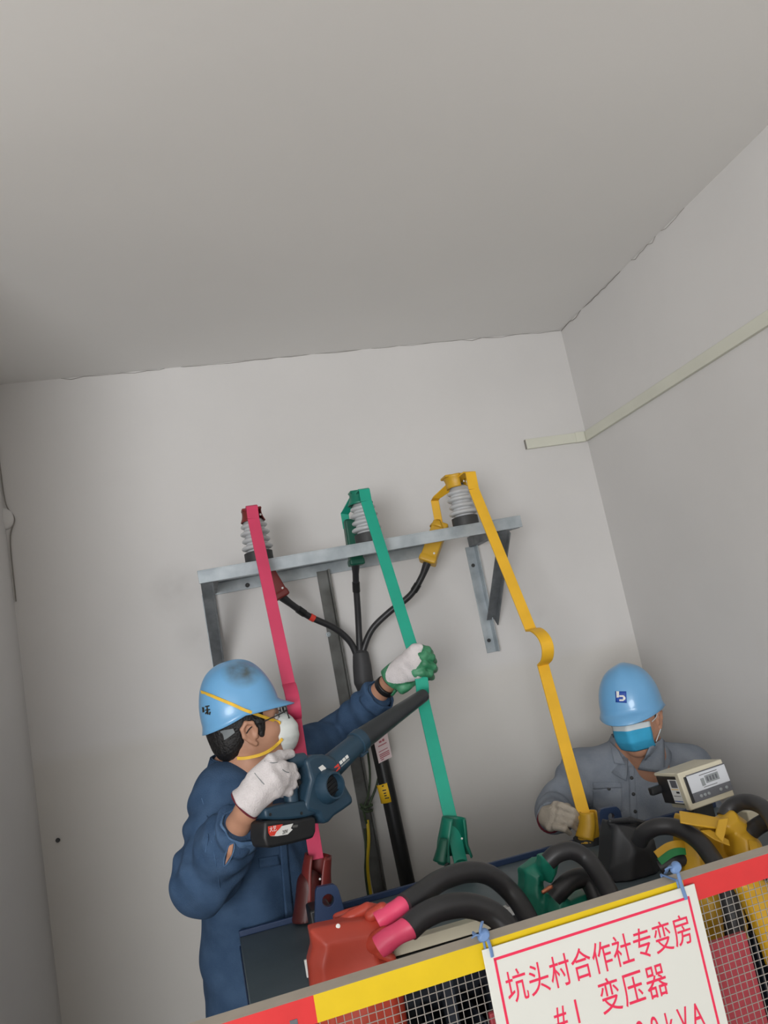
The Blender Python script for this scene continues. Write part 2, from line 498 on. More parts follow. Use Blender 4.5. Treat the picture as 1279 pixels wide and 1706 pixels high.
mx = nt.nodes.new('ShaderNodeMix'); mx.data_type = 'RGBA'; mx.inputs[7].default_value = (*lin((84, 84, 70)), 1)
nt.links.new(mu.outputs[0], mx.inputs[0]); nt.links.new(src, mx.inputs[6]); nt.links.new(mx.outputs[2], bs.inputs['Base Color'])

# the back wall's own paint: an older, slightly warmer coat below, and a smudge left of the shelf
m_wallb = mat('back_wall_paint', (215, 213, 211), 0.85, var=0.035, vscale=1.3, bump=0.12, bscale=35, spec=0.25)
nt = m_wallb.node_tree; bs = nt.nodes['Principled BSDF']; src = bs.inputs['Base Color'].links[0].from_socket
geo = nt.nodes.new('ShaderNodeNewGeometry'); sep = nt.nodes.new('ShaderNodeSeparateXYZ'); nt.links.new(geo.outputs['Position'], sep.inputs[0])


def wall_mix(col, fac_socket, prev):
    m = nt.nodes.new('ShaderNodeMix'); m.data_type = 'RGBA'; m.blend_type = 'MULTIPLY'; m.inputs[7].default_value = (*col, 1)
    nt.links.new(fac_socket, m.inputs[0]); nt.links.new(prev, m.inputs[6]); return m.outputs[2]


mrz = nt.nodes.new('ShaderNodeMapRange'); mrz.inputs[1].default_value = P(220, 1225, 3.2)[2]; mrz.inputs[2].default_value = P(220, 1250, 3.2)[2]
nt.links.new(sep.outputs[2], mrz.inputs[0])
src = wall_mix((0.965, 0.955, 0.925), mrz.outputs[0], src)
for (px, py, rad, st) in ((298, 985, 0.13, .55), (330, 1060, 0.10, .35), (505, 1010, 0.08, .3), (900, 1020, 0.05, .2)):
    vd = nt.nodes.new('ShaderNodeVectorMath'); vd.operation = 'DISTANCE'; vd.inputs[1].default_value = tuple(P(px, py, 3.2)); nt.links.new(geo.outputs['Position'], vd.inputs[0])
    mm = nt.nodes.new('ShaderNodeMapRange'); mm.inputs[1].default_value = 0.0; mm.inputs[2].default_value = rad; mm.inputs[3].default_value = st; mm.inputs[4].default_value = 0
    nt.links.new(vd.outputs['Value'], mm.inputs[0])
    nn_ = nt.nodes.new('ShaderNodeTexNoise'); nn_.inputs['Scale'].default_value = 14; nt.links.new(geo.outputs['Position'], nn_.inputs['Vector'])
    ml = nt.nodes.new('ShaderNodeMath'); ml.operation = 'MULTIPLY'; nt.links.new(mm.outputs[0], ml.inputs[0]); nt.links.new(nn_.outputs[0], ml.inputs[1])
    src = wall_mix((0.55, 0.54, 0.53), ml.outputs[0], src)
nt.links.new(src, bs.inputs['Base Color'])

# ------------------------------------------------------------------ room shell
XL, XR, YW, YF, ZC = -0.62, 1.827, 3.2, -3.4, 2.90
XFL, YJ = -3.2, 1.8       # unseen bay added on the left; its jamb shapes the daylight
T = 0.12


def slab(name, lo, hi, m, label, parent=None):
    lo = np.array(lo); hi = np.array(hi)
    o = MB().box((lo + hi) / 2, (hi - lo) / 2).build(name, m, parent, smooth=0)
    return struct(o, label)


slab('floor', (XFL - T, YF - T, -T), (XR + T, YW + T, 0), m_floor, 'grey concrete floor of the transformer room')
slab('ceiling', (XFL - T, YF - T, ZC), (XR + T, YW + T, ZC + T), m_ceil, 'plain off-white painted ceiling')
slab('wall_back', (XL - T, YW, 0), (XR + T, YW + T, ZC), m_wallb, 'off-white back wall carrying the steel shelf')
slab('wall_right', (XR, YF - T, 0), (XR + T, YW, ZC), m_wall, 'off-white right wall with a long cable trunking')
slab('wall_left', (XL - T, YJ, 0), (XL, YW, ZC), m_wall, 'off-white left wall seen at a grazing angle')
slab('wall_return', (XFL, YJ, 0), (XL - T, YJ + T, ZC), m_wall, 'unseen off-white return wall of the bay added for the light')
slab('wall_far_left', (XFL - T, YF - T, 0), (XFL, YJ + T, ZC), m_wall, 'unseen off-white end wall of the bay added for the light')
WX0, WX1, WZ0, WZ1 = -2.9, -0.6, 0.7, 2.4          # daylight opening behind the camera
wf = MB()
for lo, hi in (((XFL, YF - T, 0), (WX0, YF, ZC)), ((WX1, YF - T, 0), (XR, YF, ZC)), ((WX0, YF - T, WZ1), (WX1, YF, ZC)), ((WX0, YF - T, 0), (WX1, YF, WZ0))):
    lo = np.array(lo); hi = np.array(hi); wf.box((lo + hi) / 2, (hi - lo) / 2)
struct(wf.build('wall_front', m_wall, smooth=0), 'off-white wall behind the camera with a window opening')

# the cracked joint of the ceiling
rng = np.random.default_rng(3)
c1 = MB()
n = 46
xs = np.linspace(XL + 0.25, XR - 0.004, n)
pts = np.array([[x, YW - 0.001, ZC - 0.002 + 0.0025 * rng.normal()] for x in xs]); c1.tube(pts, 0.0006 + 0.0009 * rng.random(n), 5)
ys = np.linspace(YW - 0.004, 2.2, 34)
pts = np.array([[XR - 0.002, y, ZC - 0.003 + 0.004 * rng.normal()] for y in ys]); c1.tube(pts, np.linspace(0.0016, 0.0006, 34), 5)
struct(c1.build('trim_1', m_crack), 'thin dark crack where the ceiling meets the walls')
# plaster lump with a thin wire down the left corner
c2 = MB(); c2.tube(spline([(XL + 0.004, YW - 0.006, 2.82), (XL + 0.006, YW - 0.006, 2.55), (XL + 0.012, YW - 0.008, 2.42), (XL + 0.035, YW - 0.006, 2.36), (XL + 0.012, YW - 0.006, 2.28), (XL + 0.008, YW - 0.006, 2.05)], 8), 0.0025, 6)
struct(c2.build('trim_2', m_crack), 'thin grey wire running down the left corner of the back wall')
V_, F_ = blob([el((XL + 0.0, YW - 0.004, 2.365), (0.034, 0.02, 0.042))], 0.004)
struct(obj('trim_3', V_, F_, m_wall), 'small plaster lump in the left corner')

# cable trunking
tz = 1.62 + 0.7622
zt0, zt1 = tz - 0.022, tz + 0.022
tr = thing('cable_trunking', 'cream flat cable trunking turning the corner high on the right wall', 'trunking', (XR - 0.01, YW - 0.01, tz))
a_ = P(874, 741, 3.2)
MB().box(((a_[0] + XR - 0.012) / 2, YW - 0.008, tz), ((XR - 0.012 - a_[0]) / 2, 0.008, 0.022)).build('back_wall_length', m_trunk, tr, bevel=0.0015)
MB().box((XR - 0.008, (YW + YF) / 2 - 0.005, tz), (0.008, (YW - YF) / 2 - 0.012, 0.022)).build('side_wall_length', m_trunk, tr, bevel=0.0015)
MB().box((XR - 0.04, YW - 0.0095, tz), (0.022, 0.0095, 0.0235)).build('corner_joint', m_trunk, tr, bevel=0.0015)
MB().box((a_[0] - 0.0005, YW - 0.008, tz), (0.001, 0.0075, 0.021)).build('end_cap', m_crack, tr)
# nail in the wall
q = P(97, 1400, 3.195)
nl = MB(); nl.lathe(q + [0, 0.004, 0], (0, -1, 0.15), [(0, 0.006), (0.012, 0.005), (0.013, 0.008), (0.016, 0.007)], 10)
tag(nl.build('wall_nail', m_iron), 'small dark nail stub in the lower left of the back wall', 'nail')

# ------------------------------------------------------------------ steel shelf on the back wall
YFR = 2.80
shl = P(330, 962, YFR); shr = P(868, 868, YFR)          # middle of the front angle's upright face
sh = thing('steel_shelf', 'galvanised angle-iron shelf on wall brackets holding three insulators', 'shelf', ((shl[0] + shr[0]) / 2, YW, 1.55))
tilt = (shr[2] - shl[2]) / (shr[0] - shl[0])


def shz(x): return shl[2] + tilt * (x - shl[0])


X0, X1 = shl[0], shr[0]
du = nrm(shr - shl)
HF = 0.045
f = MB(); f.bar((X0, YFR, shz(X0)), (X1, YFR, shz(X1)), (0, 0, 1), HF, 0.005)
f.bar((X0, YFR + 0.022, shz(X0) + HF / 2 - 0.0025), (X1, YFR + 0.022, shz(X1) + HF / 2 - 0.0025), (0, 1, 0), 0.05, 0.005)
f.build('front_rail', m_galv, sh, bevel=0.001)
r = MB(); r.bar((X0 + 0.02, YW - 0.0035, shz(X0) - 0.004), (X1 - 0.25, YW - 0.0035, shz(X1) - 0.004), (0, 0, 1), 0.05, 0.005)
r.bar((X0 + 0.02, YW - 0.026, shz(X0) + 0.018), (X1 - 0.25, YW - 0.026, shz(X1) + 0.018), (0, 1, 0), 0.048, 0.005)
r.build('wall_rail', m_galv, sh, bevel=0.001)
XB = [X0 + 0.03, P(778, 920, YW)[0] + 0.015]
for i, x in enumerate(XB):
    b = MB(); b.bar((x, YFR + 0.003, shz(x)), (x, YW - 0.002, shz(x)), (0, 0, 1), 0.042, 0.005)
    b.bar((x + 0.018, YFR + 0.003, shz(x) - 0.02), (x + 0.018, YW - 0.002, shz(x) - 0.02), (1, 0, 0), 0.036, 0.005)
    b.build('side_arm', m_galvd, sh)
    zb = P(813, 1088, YW)[2]
    p = MB(); p.bar((x, YW - 0.0035, shz(x) - 0.02), (x, YW - 0.0035, zb), (1, 0, 0), 0.042, 0.005)
    p.bar((x + 0.02, YW - 0.022, shz(x) - 0.02), (x + 0.02, YW - 0.022, zb), (0, 1, 0), 0.038, 0.005)
    p.build('wall_post', m_galv, sh, bevel=0.001)
    s1 = np.array([x + 0.018, YFR + 0.012, shz(x) - 0.012]); s2 = np.array([x + 0.018, YW - 0.03, P(806, 1030, YW)[2] - 0.01])
    if i: s1[0] = P(843, 884, YFR)[0]
    else: s1[0] -= 0.022; s2[0] -= 0.016
    d = MB(); d.bar(s1, s2, (1, 0, 0), 0.042, 0.005); d.bar(s1 + [0.019, 0.012, -0.012], s2 + [0.019, 0.002, -0.016], np.cross(nrm(s2 - s1), [1, 0, 0]), 0.036, 0.005)
    d.build('diagonal_strut', m_galvd, sh, bevel=0.001)
    for zz in (shz(x) - 0.10, zb + 0.05):
        bb = MB(); bb.lathe((x - 0.004, YW - 0.006, zz), (0, -1, 0), [(0, 0.008), (0.004, 0.008), (0.0045, 0.0045), (0.010, 0.004)], 8)
        bb.build('bolt', m_iron, sh)
gp = MB(); g0 = np.array([X1 - 0.004, YFR + 0.002, shz(X1) - HF / 2])
gx = P(843, 884, YFR)[0]
gp.prism([[gx, YFR + 0.004, shz(gx) - HF / 2 + 0.002], [X1 - 0.01, YFR + 0.004, shz(X1) - HF / 2 + 0.002], [gx + 0.02, YFR + 0.05, shz(gx) - HF / 2 + 0.002]], (0, 0, -0.004))
gp.build('corner_gusset', m_galvd, sh)
# long post in the middle, down to the floor
pm0 = P(531, 946, YW); xm = P(598, 1300, YW)[0]
pm = MB(); pm.bar((xm, YW - 0.004, shz(xm) - 0.01), (xm, YW - 0.004, 0.02), (1, 0, 0), 0.045, 0.006)
pm.bar((xm + 0.021, YW - 0.022, shz(xm) - 0.01), (xm + 0.021, YW - 0.022, 0.02), (0, 1, 0), 0.04, 0.006)
pm.build('middle_post', m_pos, sh, bevel=0.001)
bb = MB(); q = P(547, 1057, YW - 0.008); bb.lathe(q, (0, -1, 0), [(0, 0.010), (0.004, 0.010), (0.0045, 0.006), (0.012, 0.005)], 8); bb.build('bolt', m_galv, sh)
q = P(412, 975, YW - 0.008); bb = MB(); bb.lathe(q, (0, -1, 0), [(0, 0.009), (0.004, 0.009), (0.0045, 0.006), (0.010, 0.005)], 8); bb.build('bolt', m_iron, sh)

# ------------------------------------------------------------------ insulators
YI = 2.845
INS = []
proto = None
for nm, pxb, pyb, col in (('red', 431, 926, 'pink-red'), ('green', 613, 893, 'green'), ('yellow', 774, 864, 'yellow')):
    b = P(pxb, pyb, YI); b[2] = shz(b[0]) + HF / 2
    INS.append(b)
HI = 0.15
for (b, lab) in zip(INS, ('grey ribbed porcelain insulator behind the pink-red busbar', 'grey ribbed porcelain insulator behind the green busbar', 'grey ribbed porcelain insulator under the yellow hood')):
    if proto is None:
        t = thing('post_insulator', lab, 'insulator', b, 'ribbed insulators on the steel shelf')
        MB().lathe(b, (0, 0, 1), [(0, 0.048), (0.001, 0.05), (0.034, 0.05), (0.036, 0.046)], 28).build('base_cap', m_iron, t)
        prof = [(0.034, 0.034)]
        for k in range(4):
            z = 0.043 + k * 0.0262; R_ = (0.0555 if k % 2 == 0 else 0.052) - 0.0015 * k
            prof += [(z, 0.037), (z + 0.0015, R_ - 0.007), (z + 0.005, R_ - 0.0015), (z + 0.009, R_), (z + 0.013, R_ - 0.0015), (z + 0.0165, R_ - 0.007), (z + 0.020, 0.038)]
        prof += [(0.152, 0.032), (0.156, 0.026)]
        MB().lathe(b, (0, 0, 1), prof, 32).build('porcelain_body', m_porc, t, smooth=50)
        MB().lathe(b + [0, 0, 0.154], (0, 0, 1), [(0, 0.022), (0.012, 0.022), (0.013, 0.008), (0.034, 0.008)], 16).build('top_stud', m_iron, t)
        proto = t
    else:
        t = proto.copy(); COL.objects.link(t); t.location = tuple(b); t['_w'] = tuple(b); t['label'] = lab
        for ch in list(proto.children):
            c = ch.copy(); COL.objects.link(c); c.parent = t; c.matrix_parent_inverse = ch.matrix_parent_inverse.copy()


# ------------------------------------------------------------------ busbars
def busbar(name, m, top, path, wdir, label, w=0.04, t=0.006, bulge=None, bot=None):
    root = thing(name, label, 'busbar', path[-1], 'painted busbars from shelf to transformer')
    seg = MB(); seg.ribbon(top, wdir, w, t); seg.build('top_bend', m, root, smooth=20, bevel=0.0012)
    seg = MB(); seg.ribbon(path, wdir, w, t); seg.build('upper_length', m, root, smooth=20, bevel=0.0012)
    if bulge is not None:
        s_ = MB(); s_.ribbon(bulge, wdir, w + 0.002, 0.007); s_.build('expansion_loop', m, root, smooth=40, bevel=0.0012)
    if bot is not None:
        s_ = MB(); s_.ribbon(bot, wdir, w, t); s_.build('lower_length', m, root, smooth=20, bevel=0.0012)
    return root


def loop(a, b, amp, up=(0, -1, 0.12), n=18, sq=0.75):
    a = np.asarray(a); b = np.asarray(b); up = nrm(up); out = []
    for i in range(n + 1):
        t_ = i / n
        out.append(a + (b - a) * t_ + up * amp * math.sin(math.pi * t_) ** sq)
    return np.array(out)


YT, YB = 2.755, 2.36


def barY(py, y0, y1): return YT + (YB - YT) * (py - y0) / (y1 - y0)


WX = np.array([1, 0.0, 0.0])
# pink-red
y0, y1 = 846, 1430
top = np.array([INS[0] + [0.0, 0.02, 0.172], P(412, 848, YI), P(417.5, 846, YT + 0.01), P(420, 849, YT)])
tz_ = P(419, 842, YT)[2]
top = np.array([[P(419, 842, YT)[0], YI + 0.03, tz_ - 0.006], [P(419, 842, YT)[0], YT + 0.01, tz_], [P(419, 842, YT)[0] + 0.0005, YT, tz_ - 0.004], P(422, 864, barY(864, y0, y1))])
A_ = P(481, 1140, barY(1140, y0, y1)); B_ = P(491, 1198, barY(1198, y0, y1))
busbar('busbar', m_red, top, np.array([P(422, 864, barY(864, y0, y1)), A_]), WX, 'pink-red flat busbar descending beside the worker in blue', bulge=loop(A_, B_, 0.040, sq=0.6),
       bot=np.array([B_, P(527, 1432, YB)]))
# green
y0, y1 = 816, 1440
tx = P(606, 814, YT)
top = np.array([[tx[0], YI + 0.03, tx[2] - 0.004], [tx[0], YT + 0.01, tx[2]], [tx[0] + 0.0005, YT, tx[2] - 0.004], P(610, 835, barY(835, y0, y1))])
A_ = P(692, 1098, barY(1098, y0, y1)); B_ = P(703, 1160, barY(1160, y0, y1))
busbar('busbar', m_grn, top, np.array([P(610, 835, barY(835, y0, y1)), A_]), WX, 'green flat busbar gripped by a gloved hand', bulge=loop(A_, B_, 0.03, sq=0.6),
       bot=np.array([B_, P(768, 1440, YB)]))
# yellow
y0, y1 = 788, 1385
tx = P(783, 785, YT)
top = np.array([[INS[2][0], YI + 0.01, tx[2] - 0.012], [tx[0] - 0.006, YT + 0.012, tx[2]], [tx[0], YT, tx[2] - 0.004], P(789, 815, barY(815, y0, y1))])
A_ = P(884, 1049, barY(1049, y0, y1)); B_ = P(904, 1107, barY(1107, y0, y1))
busbar('busbar', m_yel, top, np.array([P(789, 815, barY(815, y0, y1)), A_]), WX, 'yellow flat busbar descending to the crouching worker in grey', bulge=loop(A_, B_, 0.085, sq=0.5),
       bot=np.array([B_, P(980, 1385, YB)]))


# ------------------------------------------------------------------ silicone hoods and sleeves
def sleeve(pts, r, gapdir, gap=1.4, n=22, flare=None, sq=1.0):
    """an open-fronted silicone sleeve: an arc swept along pts with an opening of `gap` radians towards gapdir"""
    pts = np.asarray(pts, float); r = np.full(len(pts), r) if np.isscalar(r) else np.asarray(r)
    gap = np.full(len(pts), gap) if np.isscalar(gap) else np.asarray(gap)
    Tn = np.gradient(pts, axis=0); Tn /= np.linalg.norm(Tn, axis=1)[:, None]; V = []
    for i in range(len(pts)):
        u = nrm(gapdir - np.dot(gapdir, Tn[i]) * Tn[i]); w = np.cross(Tn[i], u)
        for k in range(n + 1):
            a = gap[i] / 2 + (2 * math.pi - gap[i]) * k / n
            V.append(pts[i] + r[i] * (u * math.cos(a) * sq + w * math.sin(a)))
    F = [(i * (n + 1) + k, i * (n + 1) + k + 1, (i + 1) * (n + 1) + k + 1, (i + 1) * (n + 1) + k) for i in range(len(pts) - 1) for k in range(n)]
    return V, F


def hood(name, label, m, b, h0, h1, r0, r1, gapdir, gap=1.2, snaps=True, sq=1.0):
    t = thing(name, label, 'insulating hood', b + [0, 0, h0], 'silicone hoods on the insulators')
    pts = np.array([b + [0, 0, h0 + (h1 - h0) * k / 6] for k in range(7)])
    r_ = [r0 + (r1 - r0) * k / 6 - 0.004 * math.sin(math.pi * k / 6) for k in range(7)]
    V, F = sleeve(pts, r_, gapdir, gap, sq=sq)
    obj('shell', V, F, m, t, solid=0.003)
    # a folded lip over the top
    V, F = blob([rb(b + [0, 0, h1 - 0.002], (r1 * 1.05, r1 * 0.7, 0.005), rr=0.004)], 0.003)
    obj('top_flap', V, F, m, t)
    if snaps:
        u = nrm(gapdir); side = np.cross([0, 0, 1], u)
        for s_ in (-1, 1):
            q = b + [0, 0, h0 + (h1 - h0) * 0.35] + u * r0 * 0.92 * sq + side * s_ * 0.012
            MB().lathe(q, u, [(0, 0.004), (0.003, 0.004), (0.004, 0.002)], 10).build('snap_button', m_white, t)
    return t


hood('insulator_hood', 'maroon silicone hood on the insulator behind the pink-red busbar', m_smar, INS[0], 0.146, 0.192, 0.043, 0.034, np.array([0.35, -0.9, 0]), 1.5)
hood('insulator_hood', 'dark green silicone hood on the middle insulator', m_sgrn, INS[1] + [-0.006, 0, 0], 0.146, 0.196, 0.046, 0.034, np.array([0.5, -0.8, 0]), 1.2)
hood('insulator_hood', 'crumpled yellow silicone hood on the right-hand insulator', m_syel, INS[2] + [-0.004, 0, 0], 0.150, 0.198, 0.040, 0.048, np.array([0.7, -0.7, 0]), 1.4)


# links from insulator top to cable terminal
def link(label, m, pts, w=0.032):
    o = MB().ribbon(np.array(pts), (0.75, -0.6, 0.1), w, 0.005).build('link_bar', m, bevel=0.001, smooth=20)
    return tag(o, label, 'link bar', 'short link bars beside the insulators')


YC = 2.965
link('short green link bar bent down behind the middle insulator', m_grn, [P(596, 826, YI + 0.01), P(588, 832, YI + 0.02), P(579, 848, 2.93), P(574, 856, YC), P(578, 880, YC + 0.005)])
link('short yellow link bar bent down beside the right-hand insulator', m_yel, [P(762, 803, YI + 0.01), P(748, 812, YI + 0.02), P(727, 829, 2.93), P(724, 834, YC), P(731, 872, YC + 0.005)])


# cable terminal covers: slanted moulded boxes
def tcover(label, m, a, b, w, d, wdir, extra=None, m2=None):
    a = np.asarray(a); b = np.asarray(b)
    t = thing('cable_terminal_cover', label, 'cable cover', b, 'moulded covers on the three cable ends')
    ax_ = nrm(b - a); wd_ = nrm(wdir - np.dot(wdir, ax_) * ax_); td = np.cross(ax_, wd_)
    R = np.stack([ax_, wd_, td], 1); L = np.linalg.norm(b - a) / 2
    V, F = blob([rb((a + b) / 2, (L, w / 2, d / 2), R, 0.006), rb(b - ax_ * 0.012, (0.012, w / 2 + 0.003, d / 2 + 0.003), R, 0.005, k=0.004),
                 rb((a + b) / 2 - td * d / 2 - wd_ * w * 0.25, (L, 0.004, 0.004), R, 0.003, k=0.004)], 0.0035)
    obj('cover_body', V, F, m, t, smooth=60)
    if extra:
        V, F = sleeve([a - ax_ * 0.004 + ax_ * 0.03 * k / 3 for k in range(4)], [w * 0.42, w * 0.5, w * 0.58, w * 0.62], np.array([0.6, -0.8, 0.1]), [2.2, 1.7, 1.2, 0.8])
        obj('mouth_flap', V, F, m, t, solid=0.003)
    u = -td if td[1] > 0 else td
    q = (a + b) / 2 + u * d / 2 + ax_ * L * 0.55 + wd_ * w * 0.28
    MB().lathe(q, u, [(0, 0.004), (0.003, 0.004), (0.004, 0.002)], 10).build('snap_button', m_white, t)
    return t


tcover('maroon moulded cover on the cable end below the shelf', m_smar, P(440, 945, YC), P(470, 996, YC), 0.055, 0.05, (1, 0, 0.5))
tcover('dark green moulded cover on the cable end behind the shelf', m_sgrd, P(583, 866, YC), P(594, 942, YC), 0.052, 0.05, (1, 0, 0))
tcover('yellow moulded cover with open mouth on the cable end', m_syel, P(735, 872, YC), P(711, 938, YC), 0.062, 0.055, (1, -0.25, 0.3), extra=True)

# ------------------------------------------------------------------ the three-core cable
pc = thing('power_cable', 'thick black cable with three cores splitting from a boot on the back wall', 'cable', P(690, 1500, 3.1))
YB2 = 3.10


def core(pts, r=0.0125):
    p_ = PS(pts, 8); n_ = len(p_)
    rr = np.full(n_, r); k_ = n_ // 6; rr[:k_] *= np.linspace(1.35, 1.0, k_)
    return p_, rr


for pts in ([(466, 992, 2.97), (487, 1008, 3.0), (515, 1027, 3.04), (556, 1046, 3.07), (582, 1068, 3.09), (594, 1092, YB2), (599, 1108, YB2)],
            [(592, 938, 2.97), (593, 975, 3.02), (596, 1020, 3.06), (598, 1060, 3.085), (600, 1105, YB2)],
            [(713, 934, 2.965), (702, 962, 2.99), (683, 992, 3.02), (648, 1020, 3.06), (620, 1048, 3.08), (606, 1080, 3.09), (602, 1105, YB2)]):
    p_, rr = core(pts); MB().tube(p_, rr, 14).build('cable_core', m_cab, pc)
    tape = MB()
    i_ = len(p_) // 4
    tape.tube(p_[i_ - 1:i_ + 3], 0.0148, 14); tape.build('heat_shrink_end', m_cab2, pc)
p_ = PS([(516, 1027, 3.04), (523, 1031, 3.045)], 3); MB().tube(p_, 0.0138, 14).build('red_tape', m_lred, pc)
p_ = PS([(600, 1083, YB2), (601, 1092, YB2), (603, 1110, YB2), (605, 1130, YB2), (607, 1143, YB2), (610, 1160, YB2)], 5)
MB().tube(p_, np.interp(np.linspace(0, 1, len(p_)), [0, .12, .4, .7, .85, 1], [.020, .030, .036, .038, .031, .030]), 22).build('breakout_boot', m_boot, pc)
a = P(609, 1150, YB2); a2 = P(640, 1290, YB2); bt = P(672, 1440, YB2); fl = np.array([bt[0] + (bt[0] - a2[0]) * 2.2, YB2, 0.03])
mp_ = spline([a, a2, bt, fl], 10)
MB().tube(mp_, 0.0285, 24).build('main_sheath', m_cab2, pc)
MB().tube(spline([P(606, 1136, YB2), P(609, 1152, YB2), P(613, 1166, YB2)], 4), 0.0305, 20).build('green_band', m_sgrd, pc)
# sticker wrapped on the sheath and the hanging tag
V, F = sleeve([P(638, 1304, YB2), P(642, 1318, YB2), P(646, 1335, YB2)], 0.0292, np.array([-0.2, 1, 0]), 3.3, 18)
st = obj('yellow_sticker', V, F, m_tagyel, pc, solid=0.0006)
bv = bvh_of(V, F)
ink = MB()
for (x0, y0_, x1, y1_) in ((636, 1309, 639, 1311), (646, 1306, 649, 1309), (637, 1316, 643, 1318), (639, 1321, 643, 1323), (640, 1325, 644, 1327), (641, 1329, 648, 1331), (647, 1312, 650, 1314)):
    V, F = patch([(x0, y0_), (x1, y0_ - 1), (x1, y1_ - 1), (x0, y1_)], bv, 0.0012, 2, 1); ink.add(V, F)
ink.build('sticker_print', m_ink, pc, smooth=0)
YTg = 3.055
tq = [P(622, 1233, YTg), P(645, 1221, YTg), P(653, 1261, YTg), P(631, 1272, YTg)]
MB().prism(tq, (0, 0.0012, 0)).build('paper_tag', m_pinktag, pc, smooth=0)
uu = tq[1] - tq[0]; vv = tq[3] - tq[0]; pr_ = MB()
for (s0, t0, s1, t1) in ((.32, .16, .5, .24), (.55, .14, .7, .24), (.2, .33, .8, .37), (.15, .56, .8, .59), (.15, .68, .85, .72), (.15, .75, .85, .79), (.15, .82, .85, .86), (.2, .90, .4, .94)):
    pr_.prism([tq[0] + uu * s0 + vv * t0, tq[0] + uu * s1 + vv * t0, tq[0] + uu * s1 + vv * t1, tq[0] + uu * s0 + vv * t1], (0, -0.0006, 0))
pr_.build('tag_print', m_tagred, pc, smooth=0)
MB().tube([P(634, 1224, YTg), P(632, 1216, YB2 - 0.02), P(628, 1208, YB2 - 0.025)], 0.0014, 6).build('tag_string', m_cab2, pc)

# thin earth leads by the post
lead = MB(); lead.tube(PS([(606, 1180, 3.13), (611, 1240, 3.12), (616, 1290, 3.12), (613, 1325, 3.11), (606, 1348, 3.10), (610, 1372, 3.11)], 6), 0.0042, 8)
lead.tube(PS([(632, 1288, 3.10), (626, 1312, 3.11), (617, 1335, 3.11), (611, 1350, 3.11)], 6), 0.0045, 8)
lead.tube(PS([(600, 1340, 3.11), (609, 1345, 3.095), (620, 1341, 3.11)], 5), 0.005, 8)
lead.tube(PS([(601, 1346, 3.11), (610, 1352, 3.095), (620, 1350, 3.11)], 5), 0.005, 8)
tag(lead.build('earth_lead', m_gw), 'dark green earth leads knotted round the middle post', 'wire')
yl = MB(); yl.tube(PS([(612, 1366, 3.12), (614, 1400, 3.11), (612, 1440, 3.11), (616, 1480, 3.11), (624, 1520, 3.11), (640, 1580, 3.11)], 6), 0.006, 8)
yl2 = MB(); yl2.tube(PS([(608, 1380, 3.125), (610, 1420, 3.115), (609, 1450, 3.115), (613, 1485, 3.115), (621, 1525, 3.115), (637, 1585, 3.115)], 6), 0.006, 8)
yr = thing('earth_wire', 'yellow and green earth wire hanging in front of the middle post', 'wire', P(616, 1480, 3.11))
yl.build('yellow_stripe', mat('earth_wire_yellow', (206, 176, 30), 0.5), yr); yl2.build('green_stripe', m_gw, yr)

# ------------------------------------------------------------------ transformer
def wr(amp, fr=38.0, seed=0.0):
    """creases of soft sheet material, added to a distance field"""
    def g(X):
        x, y, z = X[..., 0], X[..., 1], X[..., 2]
        a = np.abs(np.sin(fr * .5 * (x * math.cos(seed) + z * math.sin(seed)) + 2.2 * np.sin(11 * z + 6 * y + seed) + seed))
        b = np.abs(np.sin(fr * .8 * (z * math.cos(seed + 1) - x * math.sin(seed + 1)) + 1.8 * np.sin(17 * x + 8 * y + 2 * seed)))
        return amp * (1.6 * a + 1.0 * b - 1.3)
    return g


ZD = 0.945
DY0, DY1, DX0, DX1 = 1.88, 2.395, 0.0, 1.50
tf = thing('transformer', 'navy oil transformer behind the striped barrier with its lid and lifting lugs', 'transformer', ((DX0 + DX1) / 2, 2.1, 0))
MB().box(((DX0 + DX1) / 2, (DY0 + DY1) / 2, ZD - 0.012), ((DX1 - DX0) / 2, (DY1 - DY0) / 2, 0.012)).build('lid', m_deck, tf, bevel=0.003)
fl_ = MB()
for lo, hi in (((DX0 - .004, DY0 - .004, ZD - .05), (DX1 + .004, DY0 + .02, ZD - .024)), ((DX0 - .004, DY1 - .02, ZD - .05), (DX1 + .004, DY1 + .004, ZD - .024)), ((DX0 - .004, DY0 + .02, ZD - .05), (DX0 + .02, DY1 - .02, ZD - .024)), ((DX1 - .02, DY0 + .02, ZD - .05), (DX1 + .004, DY1 - .02, ZD - .024))):
    lo = np.array(lo); hi = np.array(hi); fl_.box((lo + hi) / 2, (hi - lo) / 2)
fl_.build('tank_flange', m_navy, tf, bevel=0.002)
MB().box(((DX0 + DX1) / 2, (DY0 + DY1) / 2 + 0.04, 0.5), ((DX1 - DX0) / 2 - 0.06, (DY1 - DY0) / 2 - 0.07, 0.424)).build('tank', m_navyd, tf, bevel=0.006)
for x in (0.2, 1.3): MB().box((x, 2.14, 0.04), (0.05, 0.22, 0.04)).build('skid', m_navyd, tf, bevel=0.004)
# edge rims of the lid
MB().bar((DX0, DY1 - 0.006, ZD + 0.008), (DX1, DY1 - 0.006, ZD + 0.008), (0, 1, 0), 0.012, 0.016).build('rim_bar', m_navy, tf, bevel=0.002)
# radiator fins under the front of the lid
fx = np.arange(DX0 + 0.09, DX1 - 0.06, 0.048); fm = None
for x in fx:
    if fm is None:
        fo = MB().box((x, 1.89, 0.55), (0.004, 0.09, 0.27)).build('cooling_fin', m_navyd, tf, bevel=0.003); fm = fo; fx0 = x
    else:
        c = fm.copy(); COL.objects.link(c); c.location = fm.location + Vector((x - fx0, 0, 0))
# lifting lugs


